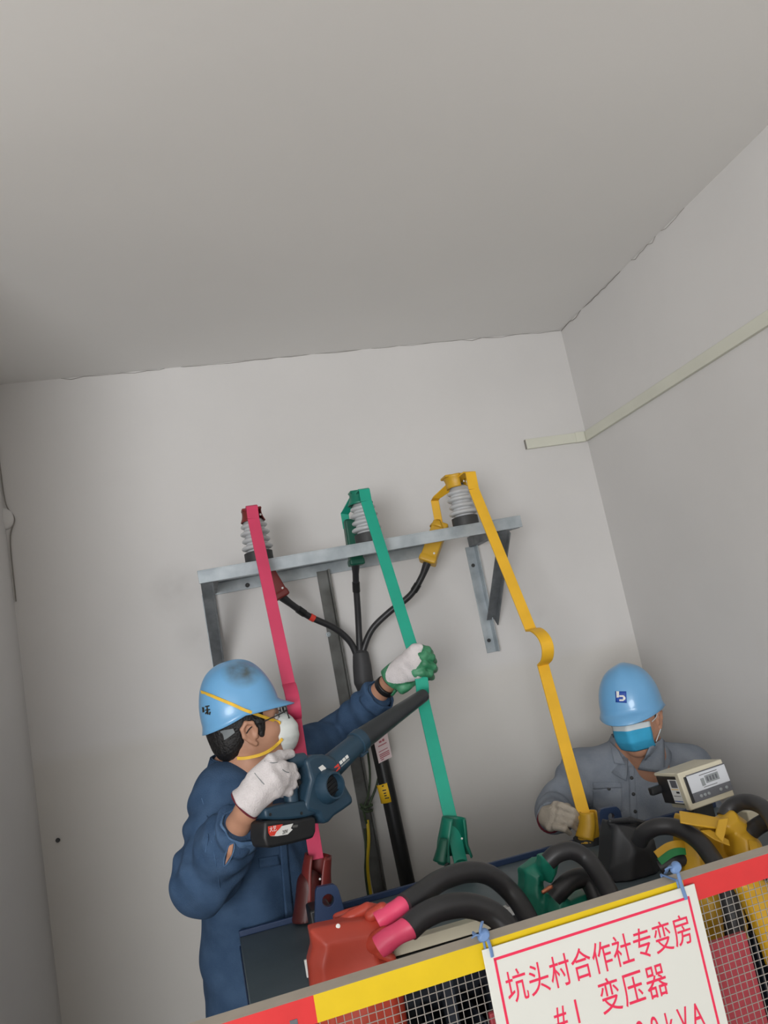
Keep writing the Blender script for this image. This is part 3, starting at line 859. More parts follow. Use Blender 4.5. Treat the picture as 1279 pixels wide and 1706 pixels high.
def lug(px, quad, hole, hr, Y, thick=0.016):
    q = [P(a[0], a[1], Y) for a in quad]
    q3 = np.array(q); q3[:, 1] = Y
    # plate with a round hole: outline ring joined to a hole ring
    hc = P(hole[0], hole[1], Y); N = 24
    ring = np.array([hc + hr * np.array([math.cos(2 * math.pi * k / N), 0, math.sin(2 * math.pi * k / N)]) for k in range(N)])
    ctr = q3.mean(0); outer = []
    for k in range(N):
        d = nrm(ring[k] - hc); best = None
        for i in range(len(q3)):
            a, b = q3[i], q3[(i + 1) % len(q3)]; e = b - a
            M_ = np.array([[d[0], -e[0]], [d[2], -e[2]]])
            if abs(np.linalg.det(M_)) < 1e-12: continue
            s_, t_ = np.linalg.solve(M_, (a - hc)[[0, 2]])
            if s_ > 0 and -1e-6 <= t_ <= 1 + 1e-6 and (best is None or s_ < best): best = s_
        outer.append(hc + d * best)
    outer = np.array(outer); off = np.array([0, thick / 2, 0]); m = MB()
    Vv = np.vstack([ring - off, outer - off, ring + off, outer + off]); Fc = []
    for k in range(N):
        j = (k + 1) % N
        Fc += [(k, j, N + j, N + k), (2 * N + k, 3 * N + k, 3 * N + j, 2 * N + j), (N + k, N + j, 3 * N + j, 3 * N + k), (k, 2 * N + k, 2 * N + j, j)]
    m.add(Vv, Fc)
    m.build('lifting_lug', m_navy, tf, smooth=25, bevel=0.001)


YL = 2.08
zb = P(545, 1500, YL); zz_ = ZD - 0.002
lug(545, [(525, 1482), (528, 1477), (556, 1472), (562, 1477), (572, 1512), (585, 1575), (524, 1598), (524, 1532)], (546, 1499), 0.0145, YL)
YL2 = 2.295
lug(1015, [(996, 1351), (1000, 1347), (1024, 1343), (1031, 1348), (1045, 1414), (1004, 1428)], (1016, 1360), 0.010, YL2)
# high-voltage bushings along the back of the lid
HB = [P(528, 1432, YB), P(768, 1440, YB), P(980, 1385, YB)]
for b in HB:
    m = MB(); z1 = min(b[2], 1.04)
    prof = [(0, 0.045), (0.02, 0.045), (0.022, 0.03), (z1 - ZD - 0.03, 0.026), (z1 - ZD - 0.02, 0.014), (z1 - ZD + 0.01, 0.012)]
    m.lathe((b[0], b[1] + 0.012, ZD), (0, 0, 1), prof, 18); m.build('bushing', m_iron, tf)
# small fittings on the lid
MB().lathe((0.50, 2.2, ZD), (0, 0, 1), [(0, .02), (.012, .02), (.013, .012), (.03, .012), (.032, .018), (.042, .016)], 14).build('filler_plug', m_iron, tf)
wl_ = patch([(508, 1603), (519, 1599), (521, 1622), (510, 1626)], bvh_of(*blob([rb((0.22, 1.9, 0.97), (0.3, 0.02, 0.1))], 0.02)), 0.002, 2, 2)
MB().box(P(516, 1612, 1.93), (0.010, 0.004, 0.018)).build('white_plate', m_white, tf, bevel=0.001)
# dark switch handle box standing on the lid by the worker's belly
MB().box((0.20, 2.16, ZD + 0.045), (0.028, 0.04, 0.046)).build('tap_switch_box', m_black, tf, bevel=0.006)

# ------------------------------------------------------------------ sleeves on the busbars' lower ends


def two_wing(name, label, m, pts, r, gap, gapdir, group, tail=None, snaps=True, m2=None):
    t = thing(name, label, 'insulating sleeve', pts[-1], group)
    V, F = sleeve(pts, r, gapdir, gap, 26)
    obj('shell', V, F, m, t, solid=0.0035)
    if tail is not None:
        V, F = blob(tail, 0.004, 0.012, field=wr(0.0012, 60), clip=lambda X: ZD + 0.009 - X[..., 2]); obj('bushing_skirt', V, F, m2 or m, t)
    if snaps:
        u = nrm(gapdir)
        for s_ in (1,):
            i = len(pts) // 2
            q = np.array(pts[i]) + u * r[i] * 0.93 + np.array([1, 0, 0]) * s_ * 0.010
            MB().lathe(q, u, [(0, 0.003), (0.002, 0.003), (0.003, 0.0015)], 10).build('snap_button', m_white, t)
    return t


G_ = 'silicone sleeves at the foot of the busbars'
b = HB[0]
two_wing('busbar_sleeve', 'maroon silicone sleeve at the foot of the pink-red busbar', m_smar, spline([P(530, 1424, YB), P(527, 1450, YB), P(526, 1475, YB), P(525, 1500, YB)], 4),
         np.linspace(0.036, 0.044, 13), np.linspace(0.9, 0.5, 13), np.array([-0.1, -1, 0.1]), G_, tail=[rc(P(515, 1470, YB), P(512, 1545, YB), 0.034, 0.045)], m2=mat('dark_maroon_silicone', (78, 30, 28), 0.45, var=0.1))
t = two_wing('busbar_sleeve', 'green silicone sleeve hanging open at the foot of the green busbar', m_sgrn, spline([P(756, 1362, YB - 0.0), P(755, 1385, YB), P(754, 1410, YB), P(758, 1432, YB)], 4),
             np.linspace(0.033, 0.050, 13), np.linspace(1.0, 1.5, 13), np.array([0.15, -1, 0.1]), G_, tail=[rc(P(770, 1450, YB), P(778, 1500, YB), 0.03, 0.05)])
V, F = sleeve(spline([P(742, 1398, YB - 0.045), P(739, 1420, YB - 0.05), P(737, 1436, YB - 0.05)], 4), np.linspace(0.016, 0.026, 9), np.array([0.8, -0.3, -0.5]), 2.4, 14)
obj('curled_wing', V, F, m_sgrd, t, solid=0.003)
MB().tube(PS([(741, 1428, YB - .05), (742, 1440, YB - .052), (739, 1448, YB - .05), (746, 1438, YB - .052), (750, 1447, YB - .05)], 5), 0.0025, 6).build('tie_cord', m_cab2, t)
b = HB[2]
two_wing('busbar_sleeve', 'yellow silicone sleeve pinched by the worker in grey', m_syel, spline([P(979, 1352, YB), P(981, 1365, YB), P(981, 1380, YB), P(978, 1398, YB)], 4),
         np.linspace(0.024, 0.034, 13), np.linspace(0.3, 0.6, 13), np.array([0.5, -1, 0.1]), G_, tail=[rc(P(985, 1372, YB + .01), P(979, 1404, YB), 0.034, 0.032)], snaps=False)
# ------------------------------------------------------------------ low-voltage covers and cables in front of the lid


def lvcover(label, m, prims, seed, snaps=(), amp=0.0022, extra=(), low=True):
    t = thing('bushing_cover', label, 'insulating cover', prims[0]['a'] if prims[0]['t'] != 'pg' else (prims[0]['q'][:, 0].mean(), prims[0]['y0'], prims[0]['q'][:, 1].min()), 'silicone covers over the low-voltage bushings')
    V, F = blob(prims, 0.004, 0.014, field=wr(amp, 42, seed), clip=lambda X: np.where(X[..., 1] > DY0 - 0.008, ZD + 0.001 - X[..., 2], np.maximum(0.835 - X[..., 2], np.where(X[..., 1] > 1.795, .96 - X[..., 2] - (X[..., 1] - 1.795), -1)) if low else 0.0 * X[..., 2] - 1))
    o = obj('cover_body', V, F, m, t, smooth=70)
    bv = bvh_of(V, F)
    for (px, py) in snaps:
        h_ = hit(px, py, bv)
        if h_: MB().lathe(np.array(h_[0]) - nrm(ray(px, py)) * -0.001, -nrm(ray(px, py)), [(0, 0.0045), (0.003, 0.0045), (0.004, 0.002)], 12).build('snap_button', m_white, t)
    for (nm, pr2, mm) in extra:
        V, F = blob(pr2, 0.0035, 0.01, field=wr(amp * .6, 50, seed + 1)); obj(nm, V, F, mm, t, smooth=70)
    return t, bv


YR = 1.70
lvcover('large terracotta-red silicone cover with a white snap button', m_sred,
        [pg([(511, 1543), (550, 1536), (602, 1526), (636, 1521), (645, 1540), (648, 1562), (640, 1578), (657, 1594), (662, 1600), (680, 1720), (536, 1760), (510, 1600), (517, 1574)], YR, YR + 0.09, puff=0.03, rr=0.012)],
        0.3, snaps=[(563, 1543)], low=False,
        extra=[('top_flap', [pg([(545, 1540), (580, 1518), (611, 1502), (636, 1508), (640, 1518), (618, 1526), (590, 1534), (562, 1540)], YR + 0.05, YR + 0.075, puff=0.01, rr=0.008), rc(P(560, 1528, YR + .10), P(612, 1512, YR + .09), 0.009)], m_sred),
               ('cable_collar', [rc(P(618, 1526, YR + .03), P(636, 1514, YR + .02), 0.014, 0.012), rc(P(622, 1572, YR + .01), P(640, 1562, YR - .01), 0.02, 0.022), rc(P(634, 1588, YR), P(652, 1596, YR - .005), 0.012, 0.010)], m_sred)])


def lvcable(label, pts, r, sl=None, slr=None, m=None, n=9, slm=None):
    t = thing('power_lead', label, 'cable', P(*pts[-1]), 'thick low-voltage cables behind the barrier')
    MB().tube(PS(pts, n), r, 18).build('cable_sheath', m or m_cab, t)
    if sl:
        p_ = PS(sl, 5); k_ = len(p_)
        rr = slr * (1 + 0.05 * np.sin(np.linspace(0, 9, k_)))
        MB().tube(p_, rr, 18).build('heat_shrink_sleeve', slm or m_pink, t)
    return t


lvcable('black cable arching highest from a pink sleeve beside the red cover', [(672, 1508, 1.71), (700, 1490, 1.74), (735, 1466, 1.80), (778, 1453, 1.84), (815, 1458, 1.86), (848, 1484, 1.86), (873, 1518, 1.83), (900, 1580, 1.76), (912, 1660, 1.72), (918, 1800, 1.70)], 0.0225,
        [(628, 1536, 1.715), (648, 1523, 1.715), (668, 1510, 1.715), (684, 1499, 1.725)], 0.0195)
lvcable('black cable arching lower from a pink sleeve above the cream channel', [(680, 1547, 1.66), (702, 1528, 1.67), (735, 1513, 1.68), (775, 1508, 1.69), (812, 1518, 1.69), (838, 1538, 1.68), (862, 1575, 1.66), (880, 1640, 1.64), (885, 1800, 1.62)], 0.0245,
        [(630, 1578, 1.68), (650, 1563, 1.675), (672, 1550, 1.665), (690, 1541, 1.66)], 0.0215)
# cream channel
YCH = 1.77; a = P(652, 1581, YCH); b = P(835, 1524, YCH); b[2] = a[2]
ch = thing('support_channel', 'cream enamelled channel running just behind the yellow rail', 'channel', ((a[0] + b[0]) / 2, YCH, 0))
MB().bar(a, b, (0, 0, 1), 0.024, 0.03).build('channel_bar', m_cream, ch, bevel=0.002)
MB().bar(a - [0, 0, 0.021], b - [0, 0, 0.021], (0, 0, 1), 0.012, 0.026).build('rubber_strip', m_cab2, ch)
for q in (a + [0.10, 0.0, 0], b - [0.05, 0.0, 0]): MB().box((q[0], YCH + .002, (a[2] - .027) / 2), (0.012, 0.012, (a[2] - .027) / 2)).build('leg', m_navyd, ch)
# white connector block
cb = thing('connector_block', 'small white connector block behind the black cables', 'connector', P(852, 1525, 1.9))
q = P(850, 1516, 1.92); MB().box(q, (0.020, 0.012, 0.010)).build('block_body', m_white, cb, bevel=0.002)
MB().box(q + [0.006, 0.002, 0.016], (0.012, 0.010, 0.008)).build('block_cap', mat('grey_connector', (150, 152, 154), 0.5), cb, bevel=0.002)
MB().box((q[0], q[1], (q[2] + ZD) / 2 - 0.005), (0.012, 0.008, (q[2] - ZD) / 2 - 0.005)).build('block_post', m_iron, cb)

# green cover and its two cables
YG = 1.88
lvcover('crumpled green silicone cover with bare copper peeping out', m_sgrn,
        [pg([(868, 1448), (894, 1424), (900, 1440), (903, 1470), (908, 1500), (918, 1560), (860, 1580)], YG + 0.02, YG + 0.12, puff=0.03),
         pg([(896, 1424), (914, 1420), (922, 1436), (924, 1452), (916, 1474), (906, 1472), (899, 1450)], YG - 0.02, YG + 0.06, puff=0.02),
         pg([(908, 1490), (930, 1470), (936, 1486), (944, 1492), (976, 1478), (976, 1510), (945, 1545), (905, 1560)], YG - 0.03, YG + 0.06, puff=0.025)], 1.3, snaps=[(930, 1454)], amp=0.0045,
        extra=[('copper_tip', [rc(P(905, 1487, YG - .03), P(918, 1478, YG - .03), 0.006, 0.007)], m_copper)])
lvcable('black cable rising from the green cover in a tall hoop', [(912, 1436, 1.86), (928, 1422, 1.855), (952, 1417, 1.85), (976, 1430, 1.84), (996, 1455, 1.81), (1016, 1490, 1.76), (1035, 1545, 1.70), (1045, 1620, 1.66), (1050, 1760, 1.65)], 0.0205)
lvcable('short stubby black cable under the green hoop', [(922, 1496, 1.875), (936, 1480, 1.87), (952, 1467, 1.875), (974, 1463, 1.875), (988, 1480, 1.865), (998, 1512, 1.845), (1004, 1580, 1.80), (1006, 1740, 1.76)], 0.0225)

# black neutral cover, its cable and the earth strap
YN = 1.97
lvcover('black silicone cover gaping at the top, between the green and yellow ones', m_sblk,
        [pg([(1012, 1366), (1030, 1372), (1060, 1378), (1076, 1392), (1086, 1420), (1096, 1450), (1105, 1530), (1000, 1560), (1000, 1470), (1006, 1420)], YN, YN + 0.14, puff=0.05),
         rc(P(1014, 1370, YN + .05), P(1078, 1372, YN + .1), 0.008)], 2.1, amp=0.0015,
        extra=[('mouth_lip', [rc(P(1016, 1368, YN + .02), P(1050, 1366, YN + .06), 0.007), rc(P(1050, 1366, YN + .06), P(1085, 1372, YN + .06), 0.007, 0.006)], m_sblk)])
lvcable('black cable looping over from the black cover to the barrier', [(1064, 1402, 1.93), (1073, 1388, 1.91), (1096, 1377, 1.88), (1126, 1379, 1.85), (1158, 1397, 1.80), (1182, 1424, 1.75), (1205, 1465, 1.68), (1222, 1540, 1.64), (1232, 1700, 1.62)], 0.0205)
es = thing('earth_strap', 'yellow and green striped earth strap under the looping black cable', 'strap', P(1120, 1418, 1.86))
p_ = PS([(1092, 1424, 1.86), (1112, 1410, 1.855), (1132, 1406, 1.85), (1152, 1412, 1.86)], 5)
MB().ribbon(p_, (0, 0.2, 1), 0.016, 0.004).build('yellow_stripe', m_syel, es)
MB().ribbon(p_ + [0.004, -0.002, -0.0165], (0, 0.2, 1), 0.017, 0.004).build('green_stripe', mat('strap_green', (40, 140, 78), 0.5), es)
MB().tube(PS([(1098, 1446, 1.87), (1120, 1436, 1.86), (1142, 1430, 1.86)], 4), 0.016, 12).build('strap_lug', m_cab, es)

# yellow cover, three flaps
YY = 1.80
lvcover('crumpled yellow silicone cover with stubs for two cables', m_syel,
        [pg([(1132, 1354), (1150, 1357), (1180, 1362), (1200, 1390), (1224, 1440), (1243, 1480), (1240, 1520), (1246, 1572), (1165, 1600), (1140, 1480), (1130, 1450), (1128, 1420)], YY + 0.02, YY + 0.13, puff=0.03),
         pg([(1180, 1366), (1198, 1358), (1214, 1346), (1224, 1356), (1238, 1366), (1236, 1380), (1216, 1392), (1196, 1392), (1188, 1378)], YY - 0.03, YY + 0.05, puff=0.02),
         pg([(1212, 1384), (1232, 1378), (1250, 1392), (1258, 1404), (1262, 1418), (1256, 1432), (1226, 1440), (1214, 1420)], YY - 0.05, YY + 0.04, puff=0.02)], 3.7, amp=0.0055,
        extra=[('lower_skirt', [pg([(1150, 1480), (1200, 1462), (1220, 1476), (1240, 1540), (1236, 1552), (1244, 1560), (1168, 1584), (1155, 1530)], YY - 0.08, YY + 0.0, puff=0.03)], m_syel)])
yt_ = [o for o in bpy.data.objects if o.get('label', '').startswith('crumpled yellow silicone cover')][0]
for qd in ([(1131, 1350, 1.84), (1165, 1355, 1.82), (1202, 1363, 1.80), (1194, 1379, 1.775), (1160, 1374, 1.785), (1133, 1369, 1.80)],
           [(1166, 1383, 1.79), (1182, 1381, 1.785), (1214, 1399, 1.76), (1216, 1409, 1.75), (1190, 1398, 1.765)],
           [(1197, 1365, 1.76), (1214, 1362, 1.755), (1210, 1380, 1.742), (1204, 1404, 1.74), (1191, 1390, 1.755)],
           [(1246, 1398, 1.75), (1262, 1402, 1.745), (1264, 1420, 1.73), (1252, 1424, 1.73)]):
    q_ = [P(*a) for a in qd]; nq = nrm(np.cross(q_[1] - q_[0], q_[-1] - q_[0]))
    MB().prism(q_, nq * 0.005).build('folded_flap', m_syel, yt_, bevel=0.002)
lvcable('brown-black cable bending over from the upper yellow stub', [(1206, 1362, 1.82), (1214, 1348, 1.82), (1232, 1337, 1.80), (1256, 1338, 1.76), (1278, 1352, 1.70), (1295, 1385, 1.64), (1300, 1450, 1.58), (1302, 1620, 1.55)], 0.0185)
lvcable('brown-black cable leaving the lower yellow stub to the right', [(1236, 1400, 1.79), (1250, 1386, 1.78), (1266, 1374, 1.76), (1288, 1366, 1.73), (1325, 1380, 1.74), (1350, 1440, 1.73), (1356, 1620, 1.72)], 0.0195)
o = MB(); 
V, F = blob([pg([(1216, 1468), (1250, 1452), (1290, 1480), (1320, 1600), (1282, 1610), (1258, 1545), (1236, 1500)], 1.54, 1.60, puff=0.03)], 0.004, field=wr(0.002, 50, 2.2))
tag(obj('cable_wrap', V, F, m_syel, smooth=70), 'yellow wrap seen through the mesh at the right edge', 'wrap', None)
# white terminal box behind the mesh at the far right
tb = thing('terminal_box', 'pale grey terminal box behind the mesh at the right edge', 'box', P(1275, 1490, 1.66))
q = P(1285, 1490, 1.64); MB().box(q, (0.042, 0.02, 0.055)).build('box_body', m_cream, tb, bevel=0.004)
MB().lathe(P(1272, 1463, 1.619), (0, -1, 0), [(0, 0.006), (0.003, 0.006), (0.004, 0.003)], 10).build('screw', m_iron, tb)
MB().box(q + [0.004, -0.021, -0.02], (0.03, 0.002, 0.016)).build('name_plate', m_dpanel, tb)
MB().box((q[0], q[1], (q[2] - .055) / 2), (0.015, 0.012, (q[2] - .055) / 2)).build('post', m_cream, tb)
# cream tray behind the right-hand cables
ct = thing('cable_tray', 'cream cable tray edge behind the brown-black cables', 'tray', P(1262, 1358, 1.98))
a = P(1236, 1360, 1.98); b = np.array([1.6, 1.98, a[2]])
MB().bar(a, b, (0, 0, 1), 0.03, 0.05).build('tray_lip', m_cream, ct, bevel=0.003)
MB().bar(a - [0, 0, .03], b - [0, 0, .03], (0, 0, 1), 0.02, 0.03).build('tray_web', m_dpanel, ct)
MB().box((1.53, 1.98, (a[2] - .04) / 2), (0.012, 0.02, (a[2] - .04) / 2)).build('tray_post', m_cream, ct)

# wine-red insulating boards behind the mesh
wb = thing('insulating_board', 'wine-red insulating board leaning behind the sign and mesh', 'board', P(1000, 1700, 1.52))
zt = P(1200, 1566, 1.52); xl = P(742, 1706, 1.52)[0]
xr = P(1243, 1556, 1.52)[0]; ztop = zt[2]
MB().prism([[0.41, 1.52, 0.05], [xr + 0.0, 1.52, 0.05], [xr, 1.52, ztop], [0.41, 1.52, ztop]], (0, 0.012, 0)).build('board_panel', m_wine, wb, bevel=0.002)
MB().box(((0.41 + xr) / 2, 1.55, 0.025), ((xr - 0.41) / 2, 0.04, 0.025)).build('board_foot', m_wine, wb)

# ------------------------------------------------------------------ temperature gauge box
M0 = CAM + np.array([0, 0, 0])
RM = np.array([[0.9974281, 0.0281953, -0.06589547], [-0.02159587, 0.99487304, 0.09879906], [0.0683433, -0.09712189, 0.99292323]])
U_, W_, DN = RM[:, 0], RM[:, 1], -RM[:, 2]
O_ = P(1128, 1289, 2.0); MW, MH, MD = 0.1369, 0.0965, 0.133
RB = np.stack([U_, W_, DN], 1)


def G(u, v, w=0.0): return O_ + U_ * u * MW + DN * v * MH + W_ * w * MD


mt = thing('temperature_gauge', 'cream box gauge with a grey display standing above the yellow cover', 'gauge', (G(.5, 1, .5)[0], G(.5, 1, .5)[1], ZD))


def gb(name, m, u0, u1, v0, v1, w0, w1, bevel=0.0012):
    c = G((u0 + u1) / 2, (v0 + v1) / 2, (w0 + w1) / 2)
    return MB().box(c, (abs(u1 - u0) / 2 * MW, abs(w1 - w0) / 2 * MD, abs(v1 - v0) / 2 * MH), RB).build(name, m, mt, bevel=bevel)


gb('front_bezel', m_cream, 0, 1, 0, 1, 0, 0.16, 0.003)
gb('top_shell', m_cream, 0.01, 0.99, 0.0, 0.10, 0.16, 1.0, 0.003)
gb('body_shell', m_black, 0.02, 0.98, 0.10, 0.86, 0.16, 0.98, 0.003)
gb('door_glass', m_panel, 0.14, 1.0, 0.14, 0.60, -0.035, 0.0)
gb('button_strip', m_dpanel, 0.14, 1.0, 0.60, 0.84, -0.035, 0.0)
gb('door_edge', m_black, 0.085, 0.14, 0.14, 0.84, -0.03, 0.0)
gb('door_frame', m_dpanel, 0.14, 1.0, 0.115, 0.14, -0.035, 0.0)
gb('display_window', m_lcd, 0.50, 0.80, 0.26, 0.46, -0.042, -0.035, 0)
gb('display_window', m_lcd, 0.40, 0.475, 0.30, 0.50, -0.042, -0.035, 0)
for k in range(4):
    c0 = 0.53 + k * 0.065; gb('digit', m_dpanel, c0, c0 + 0.035, 0.30, 0.42, -0.046, -0.042, 0)
for u_ in (0.30, 0.385, 0.47, 0.74, 0.87):
    MB().lathe(G(u_, 0.72, -0.035), -W_, [(0, 0.0045), (0.002, 0.0045), (0.003, 0.003)], 12).build('push_button', m_lcd, mt)
gb('print_line', m_ltext, 0.40, 0.80, 0.205, 0.222, -0.038, -0.035, 0)
gb('print_line', m_ltext, 0.42, 0.72, 0.53, 0.545, -0.038, -0.035, 0)
# printed sheet on the left side
gb('side_label', m_white, 0.012, 0.02, 0.18, 0.82, 0.18, 0.52, 0)
gb('side_label_block', m_dpanel, 0.008, 0.012, 0.20, 0.40, 0.20, 0.44, 0)
gb('side_label_bar', m_black, 0.008, 0.012, 0.50, 0.55, 0.2, 0.32, 0)
gb('side_label_line', m_tagyel, 0.008, 0.012, 0.44, 0.455, 0.2, 0.48, 0)
gb('side_label_line', m_ltext, 0.008, 0.012, 0.62, 0.635, 0.2, 0.46, 0)
gb('side_label_bar', m_blue, 0.008, 0.012, 0.76, 0.78, 0.18, 0.5, 0)
V, F = blob([rb(G(-0.10, 0.44, 0.93), (0.018, 0.010, 0.011), RB, 0.004)], 0.003)
obj('cable_gland', V, F, m_black, mt)
MB().box(G(0.5, 0.93, 0.5), (0.055, 0.05, 0.007), RB).build('foot_plate', m_cream, mt, bevel=0.002)
q = G(0.5, 1.0, 0.5); MB().box((q[0], q[1], (q[2] + ZD) / 2), (0.03, 0.012, (q[2] - ZD) / 2)).build('stand', m_iron, mt)

# ------------------------------------------------------------------ striped barrier
A0 = P(525, 1657, 1.40); B0 = PZ(1279, 1422, A0[2])
FD = nrm(B0 - A0); FN = nrm(np.cross(FD, [0, 0, 1]))      # along the barrier; FN points to the camera
if FN[1] > 0: FN = -FN
ZT = A0[2]; TH = 0.041


def FPt(s, z, n=0.0): return np.array([A0[0] + FD[0] * s - FN[0] * -n, A0[1] + FD[1] * s + FN[1] * n, z])


def s_at(px, py):
    """distance along the barrier's face of the point at that pixel"""
    return float(np.dot(PPL(px, py, A0, FN) - A0, FD))


SL, SR = -0.42, 1.42
fc = thing('barrier', 'red and yellow striped steel barrier with wire mesh across the front', 'barrier', FPt(0.5, 0))
segs = [(SL, s_at(524, 1672), m_rail_r, 'red painted stretch of the rail'), (s_at(524, 1672), s_at(1140, 1480), m_rail_y, 'yellow painted stretch of the rail'), (s_at(1140, 1480), SR, m_rail_r, 'red painted stretch of the rail')]
for (s0, s1, m, lab) in segs:
    mb = MB(); c = FPt((s0 + s1) / 2, ZT - TH / 2, -TH / 2)
    R = np.stack([FD, -FN, [0, 0, 1]], 1); h = np.array([(s1 - s0) / 2, TH / 2, TH / 2])
    V = [c + R @ (h * np.array([i, j, k])) for i in (-1, 1) for j in (-1, 1) for k in (-1, 1)]
    mb.add(V, [(0, 1, 3, 2), (4, 6, 7, 5), (0, 4, 5, 1), (2, 3, 7, 6), (0, 2, 6, 4)], 0); mb.add(V, [(1, 5, 7, 3)], 1)
    o = mb.build('rail_segment', [m, m_taupe], fc, smooth=0); o['label'] = lab
for s_ in (SL, SR):
    R = np.stack([FD, -FN, [0, 0, 1]], 1)
    MB().box(FPt(s_, (ZT - TH) / 2, -TH / 2), (TH / 2, TH / 2, (ZT - TH) / 2), R).build('post', m_rail_y, fc)
    MB().box(FPt(s_, 0.008, -TH / 2), (0.05, 0.18, 0.008), R).build('foot', m_rail_y, fc)
R = np.stack([FD, -FN, [0, 0, 1]], 1)
MB().box(FPt((SL + SR) / 2, 0.25, -TH / 2), ((SR - SL) / 2, TH / 2, TH / 2), R).build('bottom_rail', m_rail_y, fc)
ms = MB(); pit = 0.0132; nw = -0.022
for i in range(int((SR - SL) / pit)):
    s_ = SL + i * pit; ms.bar(FPt(s_, ZT - TH + 0.002, nw), FPt(s_, 0.26, nw), FD, 0.0012, 0.0012)
for j in range(int((ZT - 0.3) / pit)):
    z = ZT - TH - 0.006 - j * pit; ms.bar(FPt(SL, z, nw + 0.0015), FPt(SR, z, nw + 0.0012), (0, 0, 1), 0.0012, 0.0012)
o = ms.build('wire_mesh', m_wire, fc, smooth=0); o['kind'] = 'stuff'
# the little emblem trace on the red stretch
MB().box(FPt(s_at(489, 1702), ZT - TH * 0.72, 0.0006), (0.006, 0.0006, 0.004), R).build('worn_mark', m_dpanel, fc)

# ------------------------------------------------------------------ sign
NS = 0.008


def sg(px, py):
    o_ = A0 + FN * NS
    q = PPL(px, py, o_, FN); return q


TLs = sg(802, 1582); TRs = sg(1156, 1473)
su = FD; sv = np.array([0, 0, 1.0])
SWd = float(np.dot(TRs - TLs, su)); zt_ = (TLs[2] + TRs[2]) / 2; O_s = np.array([TLs[0], TLs[1], zt_]); SHt = 0.30
sn = thing('warning_sign', 'white sign with red frame and red lettering tied to the yellow rail', 'sign', O_s + su * SWd / 2 - sv * SHt)
R = np.stack([su, -FN, sv], 1)
MB().box(O_s + su * SWd / 2 - sv * SHt / 2, (SWd / 2, 0.0015, SHt / 2), R).build('board', m_sign, sn, bevel=0.0008)
bi, bw = 0.019, 0.0042
fr_ = MB(); zf = FN * 0.0019
for (c, h) in ((su * SWd / 2 - sv * bi, ((SWd / 2 - bi + bw / 2), 0.0004, bw / 2)), (su * SWd / 2 - sv * (SHt - bi), (SWd / 2 - bi + bw / 2, 0.0004, bw / 2)),
               (su * bi - sv * SHt / 2, (bw / 2, 0.0004, SHt / 2 - bi)), (su * (SWd - bi) - sv * SHt / 2, (bw / 2, 0.0004, SHt / 2 - bi))):
    fr_.box(O_s + c + zf, h, R)
fr_.build('red_frame', m_signr, sn, smooth=0)


def sloc(px, py):
    q = sg(px, py) - O_s; return float(np.dot(q, su)), float(q[2])


def glyphs(name, chars, p0, p1, size, sx):
    """characters set one by one on the straight base line from p0 to p1 (their centres)"""
    a = np.array(sloc(*p0)); b = np.array(sloc(*p1)); n_ = len(chars)
    for i, chx in enumerate(chars):
        if chx == ' ': continue
        c = a + (b - a) * i / max(1, n_ - 1)
        w = size * sx
        text(name, chx, O_s + su * c[0] + sv * (c[1] - size * 0.36) + FN * 0.0022, su, sv, size, m_signr, sn, sx=sx, align='CENTER', thick=0.0004)


glyphs('sign_character', '坑头村合作社专变房', (860, 1642), (1135, 1550), 0.054, 0.74)
glyphs('sign_character', '变压器', (1015, 1658), (1092, 1634), 0.058, 0.74)
glyphs('sign_character', '#1', (932, 1692), (960, 1683), 0.054, 0.72)
glyphs('sign_character', '80kVA', (1066, 1719), (1160, 1689), 0.054, 0.62)
# blue ties
for (lab, pts) in (('blue plastic tie holding the left corner of the sign', [(803, 1536, 0.014), (800, 1552, 0.006), (806, 1560, 0.004), (812, 1566, 0.004), (817, 1580, 0.004), (820, 1594, 0.003)]),
                   ('blue plastic tie knotted at the right corner of the sign', [(1108, 1455, -0.06), (1116, 1443, -0.03), (1126, 1447, 0.004), (1130, 1458, 0.006), (1134, 1472, 0.006), (1140, 1490, 0.005), (1143, 1498, 0.004)])):
    q = [PPL(a[0], a[1], A0 + FN * (NS + a[2]), FN) for a in pts]
    t = thing('sign_tie', lab, 'tie', q[-1], 'blue ties of the sign')
    MB().tube(spline(q, 6), 0.0034, 8, squash=0.6).build('tie_strip', m_tie, t)
    k_ = q[2]
    V, F = blob([rc(k_ - [0.006, 0, 0.001], k_ + [0.004, 0, 0.003], 0.0036), rc(k_, k_ + [0.002, 0.006, 0.005], 0.003)], 0.0013); obj('knot', V, F, m_tie, t)
    MB().tube(spline([k_, k_ + [-0.012, -0.002, 0.006], k_ + [-0.02, 0.004, 0.002]], 5), 0.0026, 8, squash=0.6).build('loose_end', m_tie, t)
    # loop round the rail
    c = k_ - FN * np.dot(k_ - A0, FN); s_ = float(np.dot(c - A0, FD)); lp = []
    for (n_, z) in ((0.005, ZT + 0.004), (-TH - 0.004, ZT + 0.004), (-TH - 0.004, ZT - TH - 0.004), (0.004, ZT - TH - 0.004), (0.005, ZT + 0.004)): lp.append(FPt(s_, z, n_))
    MB().tube(np.array(lp), 0.0022, 6).build('rail_loop', m_tie, t)

# ------------------------------------------------------------------ people
ZU = np.array([0, 0, 1.0])


